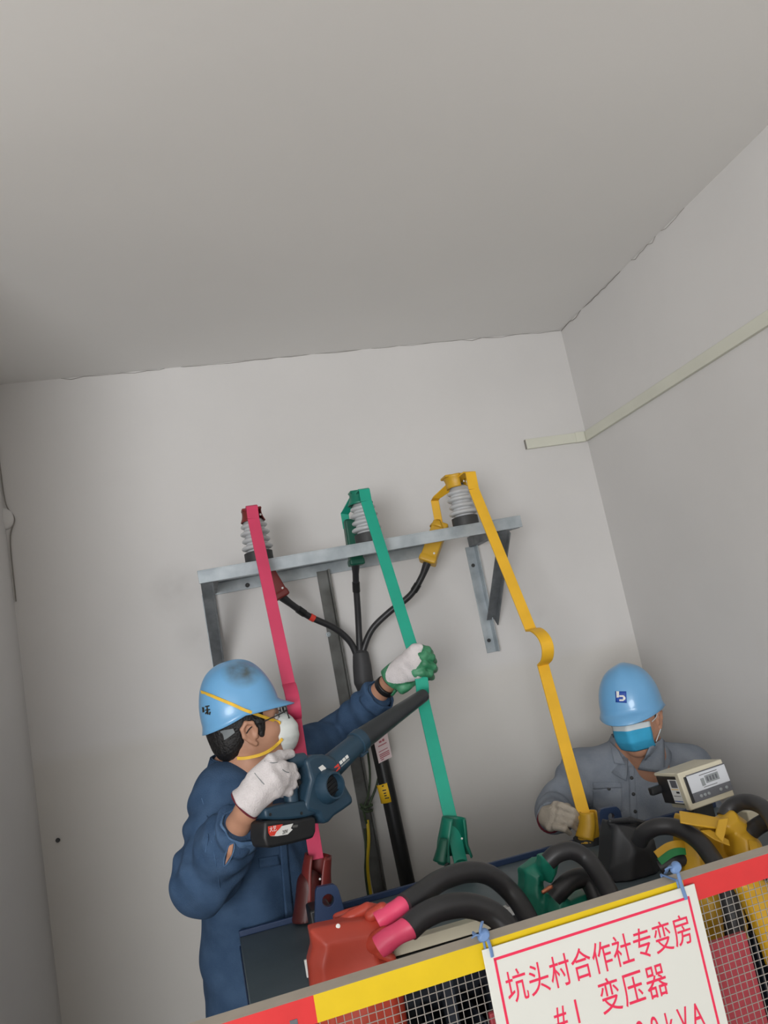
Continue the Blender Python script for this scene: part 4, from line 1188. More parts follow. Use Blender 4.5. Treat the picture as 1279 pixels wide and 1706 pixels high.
def head_prims(H, R, id_=1):
    """cranium, face, jaw, nose, ears and neck in the head's own frame (forward, left, up)"""
    q = [el(H(-.014, 0, .026), (.096, .077, .092), R, tagid=id_), el(H(.03, 0, -.01), (.064, .062, .085), R, k=.03),
         rc(H(.035, 0, -.055), H(.062, 0, -.098), .05, .026, k=.03), rc(H(.0, .05, -.05), H(.06, .014, -.098), .024, .020, k=.025), rc(H(.0, -.05, -.05), H(.06, -.014, -.098), .024, .020, k=.025),
         el(H(.060, .036, -.03), (.024, .022, .024), R, k=.02), el(H(.060, -.036, -.03), (.024, .022, .024), R, k=.02),
         el(H(.079, 0, .024), (.016, .05, .012), R, k=.018),
         el(H(.091, .031, .001), (.014, .017, .010), R, k=.010, op='s'), el(H(.091, -.031, .001), (.014, .017, .010), R, k=.010, op='s'),
         rc(H(.090, 0, .004), H(.112, 0, -.034), .008, .012, k=.010), el(H(.101, .012, -.037), (.010, .008, .008), R, k=.008), el(H(.101, -.012, -.037), (.010, .008, .008), R, k=.008),
         rc(H(.088, .018, -.068), H(.088, -.018, -.068), .009, k=.010), el(H(.099, 0, -.0675), (.008, .026, .0022), R, k=.003, op='s'),
         rc(H(-.022, 0, -.06), H(-.045, 0, -.19), .054, .060, k=.03)]
    for s in (-1, 1):
        pts = [H(.010, s * .078, -.030), H(.014, s * .083, -.008), H(.008, s * .088, .012), H(-.010, s * .090, .018), H(-.024, s * .089, .004), H(-.024, s * .086, -.018), H(-.010, s * .082, -.036), H(.002, s * .079, -.046)]
        rad = [.005, .005, .0055, .006, .006, .0058, .0058, .0075]
        for i in range(7): q.append(rc(pts[i], pts[i + 1], rad[i], rad[i + 1], k=.004))
        q.append(el(H(-.006, s * .080, -.012), (.018, .006, .026), R, k=.006))
        q.append(el(H(.001, s * .091, -.014), (.009, .010, .014), R, k=.004, op='s'))
    return q


def mkframe(O, f, l=None):
    f = nrm(f)
    if l is None: l = nrm(np.cross(ZU, f))
    l = nrm(l - np.dot(l, f) * f); u = np.cross(f, l)
    R = np.stack([f, l, u], 1); O = np.asarray(O, float)
    return (lambda a, b, c: O + f * a + l * b + u * c), R


def helmet(parent, O, R, m, af=.113, bl=.100, hh=.152, brim=.034):
    """hard hat shell: dome with a centre ridge, rain lip and front peak"""
    na, V, F = 72, [], []
    rows = [(-0.010, 'peak')] + [(None, 'lip')] + [(p, 'dome') for p in np.linspace(0.02, math.pi / 2 - 0.02, 22)]
    for ph, kind in rows:
        for k in range(na):
            th = 2 * math.pi * k / na; c, s_ = math.cos(th), math.sin(th)
            rr = 1.0 / (abs(c / af) ** 2.3 + abs(s_ / bl) ** 2.3) ** (1 / 2.3)
            back = (1 - c) / 2; drop = -0.006 - 0.010 * back ** 2 + 0.010 * (1 - abs(c)) ** 2
            pk = max(0.0, c) ** 5
            if kind == 'peak': r_, z = rr + 0.007 + (brim + 0.002) * pk, drop - 0.004 - 0.010 * pk
            elif kind == 'lip': r_, z = rr + 0.0025 + brim * 0.18 * pk, drop + 0.008
            else:
                cs, sn = math.cos(ph), math.sin(ph)
                r_ = rr * cs ** 0.82; z = max(drop + 0.012, 0) * 0 + hh * sn ** 0.93 + (drop + 0.014) * (1 - sn) ** 3
                lx = r_ * s_
                z += 0.006 * math.exp(-(lx / .020) ** 2) * min(1, max(0, (sn - .45) / .4))
            V.append(O + R @ np.array([r_ * c, r_ * s_, z]))
    nr = len(rows)
    F = [(i * na + k, i * na + (k + 1) % na, (i + 1) * na + (k + 1) % na, (i + 1) * na + k) for i in range(nr - 1) for k in range(na)]
    F.append(tuple((nr - 1) * na + k for k in range(na)))
    o = obj('hard_hat', V, F, m, parent, smooth=50, solid=0.003)
    tri = [f for f in F]
    return o, bvh_of(V, tri), (V, F)


def seg_index(V, prims):
    X = V[:, None, None, :]
    D = np.stack([sdf(p, X)[:, 0, 0] if p['t'] != 'pg' else np.full(len(V), 9.) for p in prims], 1)
    return D.argmin(1)


def glove(parent, name, mats_, palm, fingers, thumb, cuff_c, cuff_d, cuff_r, h=0.0022, back=None, green=False, cuff_m=None):
    prims = list(palm)
    np_ = len(prims)
    for ch in list(fingers) + [thumb]:
        for i in range(len(ch) - 1):
            prims.append(rc(ch[i][0], ch[i + 1][0], ch[i][1], ch[i + 1][1], k=0.004 if i else 0.007, tagid=9))
    prims.append(cutter(np.asarray(cuff_c) - nrm(cuff_d) * .002, -nrm(cuff_d), 0.06, 0.08))
    V, F = blob(prims, h, 0.010, field=lambda X: 0.0010 * np.sin(130 * X[..., 2] + 60 * X[..., 0] + 2 * np.sin(90 * X[..., 0])))
    mids = None
    if green:
        si = seg_index(V, prims[:-1]); cc = np.mean([p['b'] for p in palm], 0)
        vg = (si >= np_ + 1) | (((V - cc) @ np.asarray(back)) < -0.018 + 0.004 * np.sin(90 * V[:, 2]))
        mids = (vg[F].sum(1) >= 2).astype(int)
    o = obj(name, V, F, mats_, parent, mids=mids, smooth=80)
    d = nrm(cuff_d); ref = nrm(np.cross(d, [0.2, 0.5, 1])); w = np.cross(d, ref); N = 22
    ring = [np.asarray(cuff_c) - d * .004 + cuff_r * (ref * math.cos(2 * math.pi * k / N) + w * math.sin(2 * math.pi * k / N)) for k in range(N + 1)]
    MB().tube(np.array(ring), 0.0036, 8, caps=False).build('glove_cuff', cuff_m or m_cuff, o)
    return o, bvh_of(V, F)


def cutter(c, d, r=0.11, L=0.10):
    """a block that cuts a sleeve off square at c, beyond direction d"""
    d = nrm(d); a = nrm(np.cross(d, [0.3, 0.2, 1])); b = np.cross(d, a)
    return rb(np.asarray(c) + d * L, (L, r, r), np.stack([d, a, b], 1), 0.004, k=0.004, op='s')


def band(parent, name, c, d, r0, r1, L, m, thick=0.004, wob=0.002, sq=1.0):
    d = nrm(d); a = nrm(np.cross(d, [0.3, 0.2, 1])); b = np.cross(d, a); N = 40; V = []
    rows = 5
    for j in range(rows):
        t_ = j / (rows - 1)
        for k in range(N):
            an = 2 * math.pi * k / N; r_ = r0 + (r1 - r0) * t_ + wob * math.sin(5 * an + 3 * t_) + wob * 0.7 * math.sin(9 * an + 1)
            V.append(np.asarray(c) + d * (t_ - 0.5) * L + r_ * (a * math.cos(an) + b * sq * math.sin(an)))
    F = [(j * N + k, j * N + (k + 1) % N, (j + 1) * N + (k + 1) % N, (j + 1) * N + k) for j in range(rows - 1) for k in range(N)]
    return obj(name, V, F, m, parent, solid=thick, smooth=60)


def neck_collar(parent, name, m, H, pts, width, solid=0.004):
    """a fold-down collar: a strip along pts (world), widened along the given directions"""
    V = []; n = len(pts)
    for p, w in zip(pts, width):
        V += [p, p + w * 0.5 + nrm(w) * 0.0, p + w]
    F = [(i * 3 + j, (i + 1) * 3 + j, (i + 1) * 3 + j + 1, i * 3 + j + 1) for i in range(n - 1) for j in range(2)]
    return obj(name, V, F, m, parent, solid=solid, smooth=70)


# ================================================================== worker in blue, at the left
C1 = P(424, 1378, 2.56)
FW = nrm([.85, -.53, 0]); LF = np.array([.53, .85, 0]); RT = np.stack([FW, LF, ZU], 1)
pA = thing('person', 'worker in navy work clothes, blue hard hat and white respirator aiming a blower', 'person', (C1[0], C1[1], 0))
hf = nrm(P(482, 1163, 2.5) - P(340, 1213, 2.5)); hf = nrm(hf + np.array([0, 0.06, 0]))
hO = P(405, 1189, 2.445)
H0, R0 = mkframe(hO, hf, (0, 1, 0))
Ht = lambda a, b, c: H0(a - .000, b, c - .040)     # the head hangs a little lower than the helmet's rim
nb = P(392, 1290, 2.495)                            # base of the neck
RS, LS = P(372, 1328, 2.40), P(500, 1258, 2.68)
RE, RWr = P(341, 1466, 2.30), P(410, 1352, 2.098)
LE, LW = P(562, 1230, 2.84), P(652, 1131, 2.61)
pel = C1 + np.array([-.005, .085, -.46])


def body(H, R, nb, RS, RE, RWr, RH, LS, LE, LW, LH, C, pel, RT, legs):
    q = head_prims(H, R)
    q += [rc(H(-.035, 0, -.13), nb, .058, .07, k=.03), el(C, (.10, .165, .2), RT, k=.05), el((C + pel) / 2, (.10, .15, .22), RT, k=.05), el(pel, (.11, .165, .14), RT, k=.05),
          rc(nb, RS, .055, .055, k=.04), rc(nb, LS, .055, .055, k=.04)]
    for s, e, w, h_ in ((RS, RE, RWr, RH), (LS, LE, LW, LH)):
        q += [rc(s, e, .052, .042, k=.03), rc(e, e + (w - e) * .4, .041, .042, k=.02), rc(e + (w - e) * .4, w, .042, .028, k=.02), rc(w, h_, .028, .024, k=.012)]
    for (hip, kn, an, toe) in legs:
        q += [rc(hip, kn, .082, .055, k=.05), rc(kn, kn + (an - kn) * .35, .05, .053, k=.03), rc(kn + (an - kn) * .35, an, .053, .036, k=.03), rc(an, toe, .036, .03, k=.02)]
    return q


legsA = []
for s in (-1, 1):
    hip = pel + LF * s * .09 + np.array([0, 0, -.05]); an = np.array([hip[0] - .02, hip[1], .09]) + LF * s * .04; kn = (hip + an) / 2 + FW * .02
    legsA.append((hip, kn, an, np.array([an[0], an[1], .045]) + FW * .14))
RHand, LHand = P(430, 1318, 2.066), P(664, 1120, 2.595)
bp = body(Ht, R0, nb, RS, RE, RWr, RHand, LS, LE, LW, LHand, C1, pel, RT, legsA)
V, F = blob(bp, 0.0038, 0.02)
bodyA = obj('body', V, F, m_skin, pA, smooth=80); bvA = bvh_of(V, F)
# hair under the helmet
hp = [el(Ht(-.016, 0, .026), (.101, .083, .097), R0), el(Ht(-.066, 0, -.030), (.042, .060, .048), R0, k=.03), rc(Ht(.030, -.062, .004), Ht(.025, -.063, -.028), .018, .011, k=.01), rc(Ht(.030, .062, .004), Ht(.025, .063, -.028), .018, .011, k=.01),
      rb(Ht(.104, 0, -.07), (.055, .12, .098), R0, .01, k=.008, op='s'), rb(Ht(.06, 0, -.115), (.06, .12, .075), R0, .01, k=.01, op='s'), el(Ht(-.008, -.088, -.022), (.026, .026, .034), R0, k=.006, op='s'), el(Ht(-.008, .088, -.022), (.026, .026, .034), R0, k=.006, op='s'),
      rb(Ht(-.06, 0, -.155), (.12, .12, .06), R0, .02, k=.02, op='s')]
V, F = blob(hp, 0.003, 0.012, field=lambda X: 0.0010 * np.sin(300 * X[..., 0] + 60 * X[..., 2]) * np.sin(260 * X[..., 1] + 90 * X[..., 2]))
obj('hair', V, F, m_hair, pA, smooth=80); bvHair = bvh_of(V, F)
# hard hat
hel, bvHel, _ = helmet(pA, H0(-.006, 0, 0.0), R0, m_helmd)
bvh_head = [bvHel, bvA]
nape = MB(); ring = [H0(-.006, 0, 0) + R0 @ np.array([.104 * math.cos(a), .088 * math.sin(a), -.028 + 0.010 * math.cos(a)]) for a in np.linspace(math.radians(112), math.radians(248), 24)]
nape.ribbon(np.array(ring), R0[:, 2], np.interp(np.linspace(0, 1, 24), [0, .12, .5, .88, 1], [.012, .026, .032, .026, .012]), 0.0025).build('nape_strap', m_helmi, hel)
# the mark on the back of the hat
mk = MB()
for qd in ([(338, 1178), (341, 1178), (342, 1186), (339, 1187)], [(343, 1176), (350, 1175), (350, 1177), (343, 1178)], [(345, 1177), (347, 1177), (349, 1190), (346, 1190)], [(343, 1182), (351, 1181), (351, 1183), (343, 1184)], [(343, 1188), (346, 1184), (348, 1186), (344, 1190)], [(350, 1185), (352, 1186), (351, 1191), (349, 1190)]):
    V, F = patch(qd, bvHel, 0.0032, 2, 2); mk.add(V, F)
mk.build('hat_marking', m_ltext if False else m_ink, hel, smooth=0)
# respirator cup
ms_ = [el(Ht(.083, 0, -.052), (.052, .050, .062), R0), el(Ht(.105, 0, -.045), (.030, .032, .044), R0, k=.02), rc(Ht(.098, 0, -.012), Ht(.114, 0, -.040), .016, .022, k=.012)]
V, F = blob(ms_, 0.003, 0.012, field=lambda X: 0.0008 * np.sin(np.einsum('...i,i->...', X, R0[:, 2] * 210 + R0[:, 0] * 60)) * (np.abs(np.einsum('...i,i->...', X - Ht(0, 0, -.05), R0[:, 2])) < .03),
            clip=lambda X: np.einsum('...i,i->...', X - Ht(.064, 0, 0), -R0[:, 0] - .12 * R0[:, 2]))
resp = obj('respirator', V, F, m_n95, pA, smooth=70); bvM = bvh_of(V, F)
rim = MB(); MB
st1 = on_surface([(337, 1153), (350, 1158), (362, 1163), (376, 1169), (390, 1175), (404, 1182), (416, 1187)], bvHel, 0.004)
st2 = on_surface([(463, 1204), (467, 1206)], [bvM], 0.004)
st2 = np.vstack([st1[-1] + (st2[0] - st1[-1]) * q for q in (.33, .66)] + [st2])
MB().ribbon(spline(np.vstack([st1, st2]), 4), R0[:, 2], 0.0085, 0.0018).build('upper_elastic', m_strap, resp)
st3 = on_surface([(470, 1230), (462, 1238), (450, 1248), (436, 1255), (420, 1260), (406, 1263), (396, 1263)], [bvA, bvM, bvHair], 0.004)
MB().ribbon(spline(st3, 4), R0[:, 2], 0.0085, 0.0018).build('lower_elastic', m_strap, resp)
# glasses
gl = MB()
for s in (-1, 1):
    c = Ht(.118, s * .034, .004)
    lens = []
    for k in range(20):
        a = 2 * math.pi * k / 20
        lens.append(c + R0 @ np.array([-.004 * abs(math.cos(a)), .026 * np.sign(math.cos(a)) * abs(math.cos(a)) ** .6, .018 * np.sign(math.sin(a)) * abs(math.sin(a)) ** .6]))
    gl.tube(np.array(lens + [lens[0]]), 0.0017, 6, caps=False)
    gl.tube(spline([Ht(.115, s * .061, .010), Ht(.090, s * .076, .008), Ht(.040, s * .083, .004), Ht(.004, s * .086, .002), Ht(-.016, s * .088, -.01)], 5), 0.0018, 6)
gl.tube(spline([Ht(.119, .010, .006), Ht(.123, 0, .010), Ht(.119, -.010, .006)], 4), 0.0015, 6)
gl.build('glasses', m_black, pA, smooth=60)
for s in (-1, 1):
    V, F = blob([el(Ht(.080, s * .031, .001), (.012, .012, .011), R0)], 0.0025); e_ = obj('eye', V, F, m_eye, pA)
    MB().lathe(Ht(.0915, s * .031, .001), R0[:, 0], [(0, .005), (.0008, .0048)], 12).build('iris', m_iris, e_)

# jacket
def armdir(a, b): return nrm(np.asarray(b) - np.asarray(a))


cR = P(404, 1376, 2.133); cL = P(633, 1158, 2.655)
dR = armdir(RE, RWr); dL = armdir(LE, LW)
jk = [el(C1 + [0, 0, .03], (.130, .198, .23), RT), el(C1 + [-.010, .045, -.20], (.155, .222, .25), RT, k=.08), el(pel + [-.022, 0.0, .04], (.170, .230, .27), RT, k=.08),
      rc(nb + [0, 0, -.025], RS, .07, .080, k=.05), rc(nb + [0, 0, -.025], LS, .07, .078, k=.05),
      rc(RS, RE, .080, .080, k=.04, wr=(.007, 17, .4)), rc(RE, RE + (RWr - RE) * .5, .082, .070, k=.03, wr=(.008, 9, 1.7)), rc(RE + (RWr - RE) * .5, RWr, .066, .048, k=.03, wr=(.006, 12, .2)),
      rc(LS, LE, .078, .072, k=.04, wr=(.005, 19, 1.1)), rc(LE, LW, .074, .047, k=.03, wr=(.0045, 24, .5)),
      cutter(cR, dR), cutter(cL, dL), el(nb + (0.01, -0.0, .05), (.07, .07, .085), k=.02, op='s')]
zhem = pel[2] - .10


def jfold(X):
    a = np.einsum('...i,i->...', X - C1, LF); z = X[..., 2] - C1[2]
    low = np.clip((0.05 - z) / .3, 0, 1)
    return (0.007 * low * np.sin(34 * a + 5 * np.sin(6 * z) + 22 * np.einsum('...i,i->...', X - C1, FW)) + 0.0045 * np.sin(30 * z + 14 * a + 3 * np.sin(17 * a)) * np.sin(9 * z + 12 * a))


V, F = blob(jk, 0.0055, 0.03, field=jfold, clip=lambda X: zhem - X[..., 2])
jkA = obj('jacket', V, F, m_jean, pA, smooth=80); bvJ = bvh_of(V, F)
# cuffs, collar, placket, seams, pocket
band(jkA, 'cuff', cR - dR * .022, dR, .060, .053, .05, m_jeanl, sq=.9)
band(jkA, 'cuff', cL - dL * .018, dL, .055, .050, .045, m_jean)
# collar: two fold-down halves round the neck
cp = []
for a in np.linspace(math.radians(-150), math.radians(150), 22):
    cp.append(nb + RT @ np.array([-.072 * math.cos(a) + .012, .078 * math.sin(a), .035 - .035 * (1 - math.cos(a)) / 2]))
wv = [nrm((p - nb) * [1, 1, 0]) * .022 + ZU * (-.045) for p in cp]
neck_collar(jkA, 'collar', m_jean, None, [p + ZU * .028 for p in cp], wv)
neck_collar(jkA, 'collar_stand', m_jean, None, [p + ZU * .030 - nrm((p - nb) * [1, 1, 0]) * .004 for p in cp], [ZU * -.06 + nrm((p - nb) * [1, 1, 0]) * -.002 for p in cp])
V, F = patch([(464, 1400), (476, 1400), (494, 1600), (480, 1600)], bvJ, 0.003, 4, 26); obj('placket', V, F, m_jean, jkA, solid=0.003)
V, F = patch([(430, 1430), (462, 1424), (466, 1440), (432, 1446)], bvJ, 0.003, 8, 4); obj('pocket_flap', V, F, m_jean, jkA, solid=0.003)
V, F = patch([(381, 1408), (389, 1405), (386, 1424), (375, 1440)], bvJ, 0.0014, 5, 8); obj('torn_hole', V, F, m_skin, jkA, solid=0.001)
fr = MB()
pth = on_surface([(381, 1407), (377, 1420), (373, 1432), (373, 1442), (380, 1436), (386, 1426), (390, 1412), (389, 1404), (381, 1407)], bvJ, 0.002)
fr.tube(spline(pth, 3), 0.0022, 6); fr.build('frayed_edge', m_jeanl, jkA)
sm = MB()
for ln in ([(336, 1330), (345, 1360), (347, 1390), (342, 1420)], [(352, 1400), (360, 1440), (366, 1480)]):
    pth = on_surface(ln, bvJ, 0.0005)
    if len(pth) > 2: sm.tube(spline(pth, 4), 0.0012, 5)
sm.build('seam', m_jeanl, jkA)
# trousers and boots
tr_ = []
for (hip, kn, an, toe) in legsA:
    tr_ += [rc(hip, kn, .098, .075, k=.05, wr=(.003, 14, .3)), rc(kn, an + [0, 0, .03], .074, .062, k=.03, wr=(.004, 20, 1))]
tr_.append(el(pel + [0, 0, -.01], (.125, .18, .13), RT, k=.05))
V, F = blob(tr_, 0.008, 0.03); obj('trousers', V, F, m_trou, pA, smooth=80)


def boots(par, legs, fw):
    for (hip, kn, an, toe) in legs:
        V, F = blob([rc(an + [0, 0, .03], [an[0], an[1], .05], .052, .048), rc([an[0], an[1], .045], [toe[0], toe[1], .04], .046, .042, k=.02)], 0.006, 0.02, clip=lambda X: -X[..., 2]); obj('boot', V, F, m_black, par, smooth=80)


boots(pA, legsA, FW)

# ---- blower (top level): its own plane through the body and the nozzle
BO = P(540, 1300, 2.20); BT = P(709, 1157, 2.468)
BA = nrm(BT - BO); BN = nrm(np.cross(BA, ZU)); BN = -BN if BN[1] > 0 else BN
BU = np.cross(BN, BA)
BU = BU if BU[2] > 0 else -BU


def BPt(px, py, n=0.0):
    return PPL(px, py, BO + BN * n, BN)


bl = thing('blower', 'teal cordless leaf blower with black nozzle and battery held by the worker in blue', 'blower', BO)


def bprism(name, m, poly, n0, n1, bevel=0.008, par=None):
    q = [BPt(*p) for p in poly]
    return MB().prism(q + np.array(BN * n0), BN * (n1 - n0)).build(name, m, par or bl, bevel=bevel, smooth=40, segs=3)


# main volute housing
bprism('housing', m_tool, [(497, 1268), (510, 1258), (528, 1257), (545, 1263), (552, 1272), (556, 1290), (566, 1312), (575, 1328), (577, 1338), (560, 1350), (545, 1360), (536, 1370), (528, 1373), (521, 1366), (518, 1357), (500, 1352), (496, 1340), (500, 1322), (506, 1300), (502, 1284)], -0.038, 0.030, 0.012)
# rear loop handle: a bent tube behind the housing
hd = [BPt(505, 1266, 0), BPt(487, 1270, 0), BPt(482, 1282, 0), BPt(483, 1302, 0), BPt(484, 1322, 0), BPt(486, 1340, 0), BPt(492, 1350, 0)]
MB().tube(spline(hd, 6), 0.0185, 16).build('handle', m_tool, bl, smooth=60)
MB().box(BPt(493, 1300, 0.0), (0.006, 0.010, 0.014), np.stack([BA, BN, BU], 1)).build('trigger', m_black, bl, bevel=0.003)
# lower foot arm holding the battery
bprism('battery_mount', m_tool, [(430, 1348), (448, 1342), (470, 1338), (496, 1334), (514, 1344), (518, 1356), (500, 1362), (470, 1366), (448, 1367), (432, 1364)], -0.024, 0.026, 0.007)
bprism('battery', m_black, [(427, 1368), (446, 1366), (480, 1366), (505, 1360), (512, 1362), (512, 1385), (508, 1396), (470, 1406), (440, 1412), (431, 1412), (426, 1396)], -0.026, 0.034, 0.007)
for (px, py) in ((450, 1357), (502, 1355)): MB().lathe(BPt(px, py, 0.026), BN, [(0, .004), (.001, .004), (.0012, .002)], 10).build('screw', m_black, bl)
# battery label: white slanted plate with a red head
def bplate(name, m, poly, n, t=0.0008, par=None):
    q = [BPt(p[0], p[1], n) for p in poly]; return MB().prism(q, BN * t).build(name, m, par or bl, smooth=0)


bplate('battery_label', m_white, [(458, 1379), (470, 1376), (488, 1372), (484, 1380), (487, 1382), (479, 1390), (462, 1393), (450, 1393)], 0.0345)
bplate('label_head', m_lred, [(446, 1377), (458, 1375), (471, 1373), (466, 1380), (460, 1386), (457, 1392), (450, 1393), (447, 1388)], 0.0352)
bplate('label_stroke', m_ltext, [(487, 1375), (496, 1374), (495, 1378), (487, 1379)], 0.0345)
o = BPt(449, 1386, 0.0362); text('label_lettering', '大艺', o, BPt(466, 1382, .0362) - o, BPt(449, 1376, .0362) - o, 0.0135, m_white, bl, sx=.8)
o = BPt(470, 1390, 0.0356); text('label_lettering', '20V', o, BPt(485, 1386, .0356) - o, BPt(470, 1378, .0356) - o, 0.0120, m_ltext, bl, sx=.9, slant=.2)
# outlet neck and nozzle
nk0 = BPt(528, 1298, -0.004); nk1 = BPt(600, 1233, -0.004)
MB().tube(np.array([nk0, nk0 + (nk1 - nk0) * .35, nk0 + (nk1 - nk0) * .8, nk1]), np.array([.036, .034, .030, .029]), 24).build('outlet_neck', m_tool, bl, smooth=50)
MB().tube(np.array([nk1 - BA * .022, nk1 - BA * .02, nk1 + BA * .004, nk1 + BA * .006]), np.array([.030, .0335, .0335, .030]), 24).build('neck_collar', m_tool, bl, smooth=40)
tip = BPt(706, 1158, -0.004); nz_ = MB(); L_ = np.linalg.norm(tip - nk1); dN = nrm(tip - nk1)
nz_.tube(np.array([nk1, nk1 + dN * L_ * .1, nk1 + dN * L_ * .5, tip - dN * .004, tip]), np.array([.0315, .0305, .0255, .020, .0195]), 28, caps=False)
nz_.tube(np.array([tip, tip - dN * .03, tip - dN * .031]), np.array([.0195, .0165, .001]), 28, caps=False)
nz_.build('nozzle', m_nozz, bl, smooth=50)
MB().box(nk1 - BA * .01 - BU * .034, (0.014, 0.010, 0.006), np.stack([BA, BN, BU], 1)).build('nozzle_catch', m_tool, bl, bevel=0.002)
# labels on the neck
bplate('square_label', m_white, [(530, 1279), (537, 1274), (543, 1280), (536, 1286)], 0.0305)
nn = BN * 0.0325
def neckpatch(u0, u1, v0, v1, name, m):
    d = nrm(nk1 - nk0); q = []
    for (u_, v_) in ((u0, v0), (u1, v0), (u1, v1), (u0, v1)):
        off = BU * v_; q.append(nk0 + d * u_ + off + BN * math.sqrt(max(1e-6, .0338 ** 2 - v_ ** 2)))
    return MB().prism(q, BN * 0.0012).build(name, m, bl, smooth=0)


neckpatch(.040, .058, -.006, .008, 'red_label', m_lred)
for i, (u0, u1) in enumerate(((.063, .073), (.076, .086), (.089, .099))): neckpatch(u0, u1, .001, .009, 'white_letter', m_white)
neckpatch(.063, .099, -.006, -.002, 'white_line', m_lcd)
# air intake: short drum facing the camera
ic = BPt(545, 1310, 0.028)
pr = [(0, .043), (.006, .044), (.02, .040), (.034, .034), (.036, .033), (.036, .029), (.02, .028), (.012, .026), (.0118, .001)]
iv = MB(); iv.lathe(ic - BN * .004, nrm(BN + BU * .05), pr, 36); iv.build('intake_drum', m_tool, bl, smooth=40)
MB().lathe(ic + BN * .0105, BN, [(0, .027), (.0008, .027), (.001, .001)], 24).build('intake_dark', m_black, bl)
for k in range(5): MB().bar(ic + BN * .014 + BU * (-.02 + .01 * k) - BA * .02, ic + BN * .014 + BU * (-.02 + .01 * k) + BA * .02, BU, .002, .003).build('intake_bar', m_black, bl)

# ---- gloves of the worker in blue
def BQ(px, py, n): return BPt(px, py, n)


wrR = P(412, 1336, 2.068)
kn = [(471, 1277), (474, 1290), (472, 1304), (465, 1317)]
fing = []
for i, (x, y) in enumerate(kn):
    a = BPt(x, y, .034); b_ = BPt(x + 15, y + 2, .024); c_ = BPt(x + 18, y + 4, -.012); d_ = BPt(x + 4, y + 5, -.030)
    s_ = [1, 1.03, 1, .9][i]
    fing.append([(BPt(x - 9, y + 2, .034), .0135 * s_), (a, .0135 * s_), (b_, .0125 * s_), (c_, .0115 * s_), (d_, .0105 * s_)])
palm = [rc(wrR, BPt(x - 6, y + 1, .032), .027, .0150, k=.02) for (x, y) in kn] + [rc(P(424, 1316, 2.06), BPt(452, 1298, .034), .030, .024, k=.02), rc(P(400, 1342, 2.078), wrR, .037, .034, k=.02), rc(P(424, 1300, 2.07), BPt(446, 1276, .03), .022, .016, k=.02)]
thumb = [(P(430, 1290, 2.068), .021), (BPt(450, 1268, .026), .0165), (BPt(466, 1259, .012), .0145), (BPt(483, 1256, .004), .0125)]
gR, bvG = glove(pA, 'glove', [m_glove], palm, fing, thumb, P(409, 1339, 2.080), P(446, 1300, 2.062) - P(407, 1341, 2.08), .0400)
sm = MB()
for ln in ([(424, 1288), (432, 1298), (440, 1307)], [(470, 1282), (476, 1286), (481, 1287)], [(440, 1268), (452, 1271), (462, 1270)]):
    pth = on_surface(ln, bvG, 0.0003)
    if len(pth) > 2: sm.tube(spline(pth, 4), 0.0011, 5)
sm.build('grime_streak', m_helmi, gR)
# far hand round the green busbar: back of the hand to the camera, fingers hooked behind
kn = [(699, 1080), (705, 1093), (707, 1107), (703, 1120)]
fing = []
for i, (x, y) in enumerate(kn):
    s_ = [1, 1.05, 1, .88][i]; yb = 2.525
    fing.append([(P(x - 10, y + 2, yb), .0145 * s_), (P(x, y, yb - .006), .0145 * s_), (P(x + 13, y + 3, yb + .004), .0132 * s_), (P(x + 16, y + 8, yb + .045), .0122 * s_), (P(x + 3, y + 10, yb + .07), .0108 * s_)])
wL = P(662, 1122, 2.595)
palm = [rc(P(651, 1132, 2.61), P(x - 8, y + 2, 2.53), .033, .018, k=.02) for (x, y) in kn] + [rc(P(660, 1122, 2.59), P(688, 1100, 2.535), .036, .030, k=.02)]
thumb = [(P(664, 1136, 2.60), .022), (P(670, 1147, 2.575), .0175), (P(680, 1142, 2.572), .0145), (P(696, 1132, 2.585), .012)]
gL, _ = glove(pA, 'glove', [m_glove, m_gloveg], palm, fing, thumb, P(653, 1130, 2.606), dL, .034, back=nrm([-.3, -.9, .3]), green=True)
gL['label'] = 'white glove with green coated palm and fingers'
MB().tube(PS([(662, 1144, 2.60), (656, 1151, 2.60), (653, 1158, 2.60), (660, 1150, 2.59)], 5), 0.006, 8, squash=.5).build('loose_cuff', m_gloveg, gL)
wc = P(642, 1144, 2.63); band(pA, 'wristwatch', wc, dL, .0345, .0335, .018, m_watch, thick=.006, wob=0)

# ================================================================== worker in grey, in the corner
pB_f = nrm([-.66, -.74, -.06])
hO2 = P(1052, 1182, 2.56)
HB0, RB0 = mkframe(hO2, pB_f)
tl = 0.06
HBt = lambda a, b, c: HB0(a * .96 - .010, b * .95, c * .9 - .030)
C2 = P(1060, 1345, 2.70)
FW2 = nrm([-.42, -.91, 0]); LF2 = np.array([.91, -.42, 0]); RT2 = np.stack([FW2, LF2, ZU], 1)
pB = thing('person', 'worker in grey work clothes, blue hard hat and blue face mask crouching in the corner', 'person', (C2[0], C2[1] + .1, 0))
nb2 = P(1058, 1252, 2.67)
RS2, LS2 = P(972, 1285, 2.72), P(1146, 1276, 2.64)
RE2, RW2 = P(926, 1348, 2.74), P(917, 1366, 2.50)
LE2 = LS2 + np.array([.02, -.02, -.28]); LW2 = LE2 + np.array([-.14, -.14, .02]); LH2 = LW2 + np.array([-.07, -.04, -.01])
pel2 = np.array([C2[0] + .02, C2[1] + .10, .47])
legsB = []
for s in (-1, 1):
    hip = pel2 + LF2 * s * .09; kn_ = hip + FW2 * .20 + np.array([0, 0, .0]) + LF2 * s * .04; kn_[1] = max(kn_[1], 2.56); an = np.array([kn_[0], kn_[1] + .06, .09])
    legsB.append((hip, kn_, an, np.array([an[0], an[1], .045]) + FW2 * .10))
RH2 = P(940, 1368, 2.43)
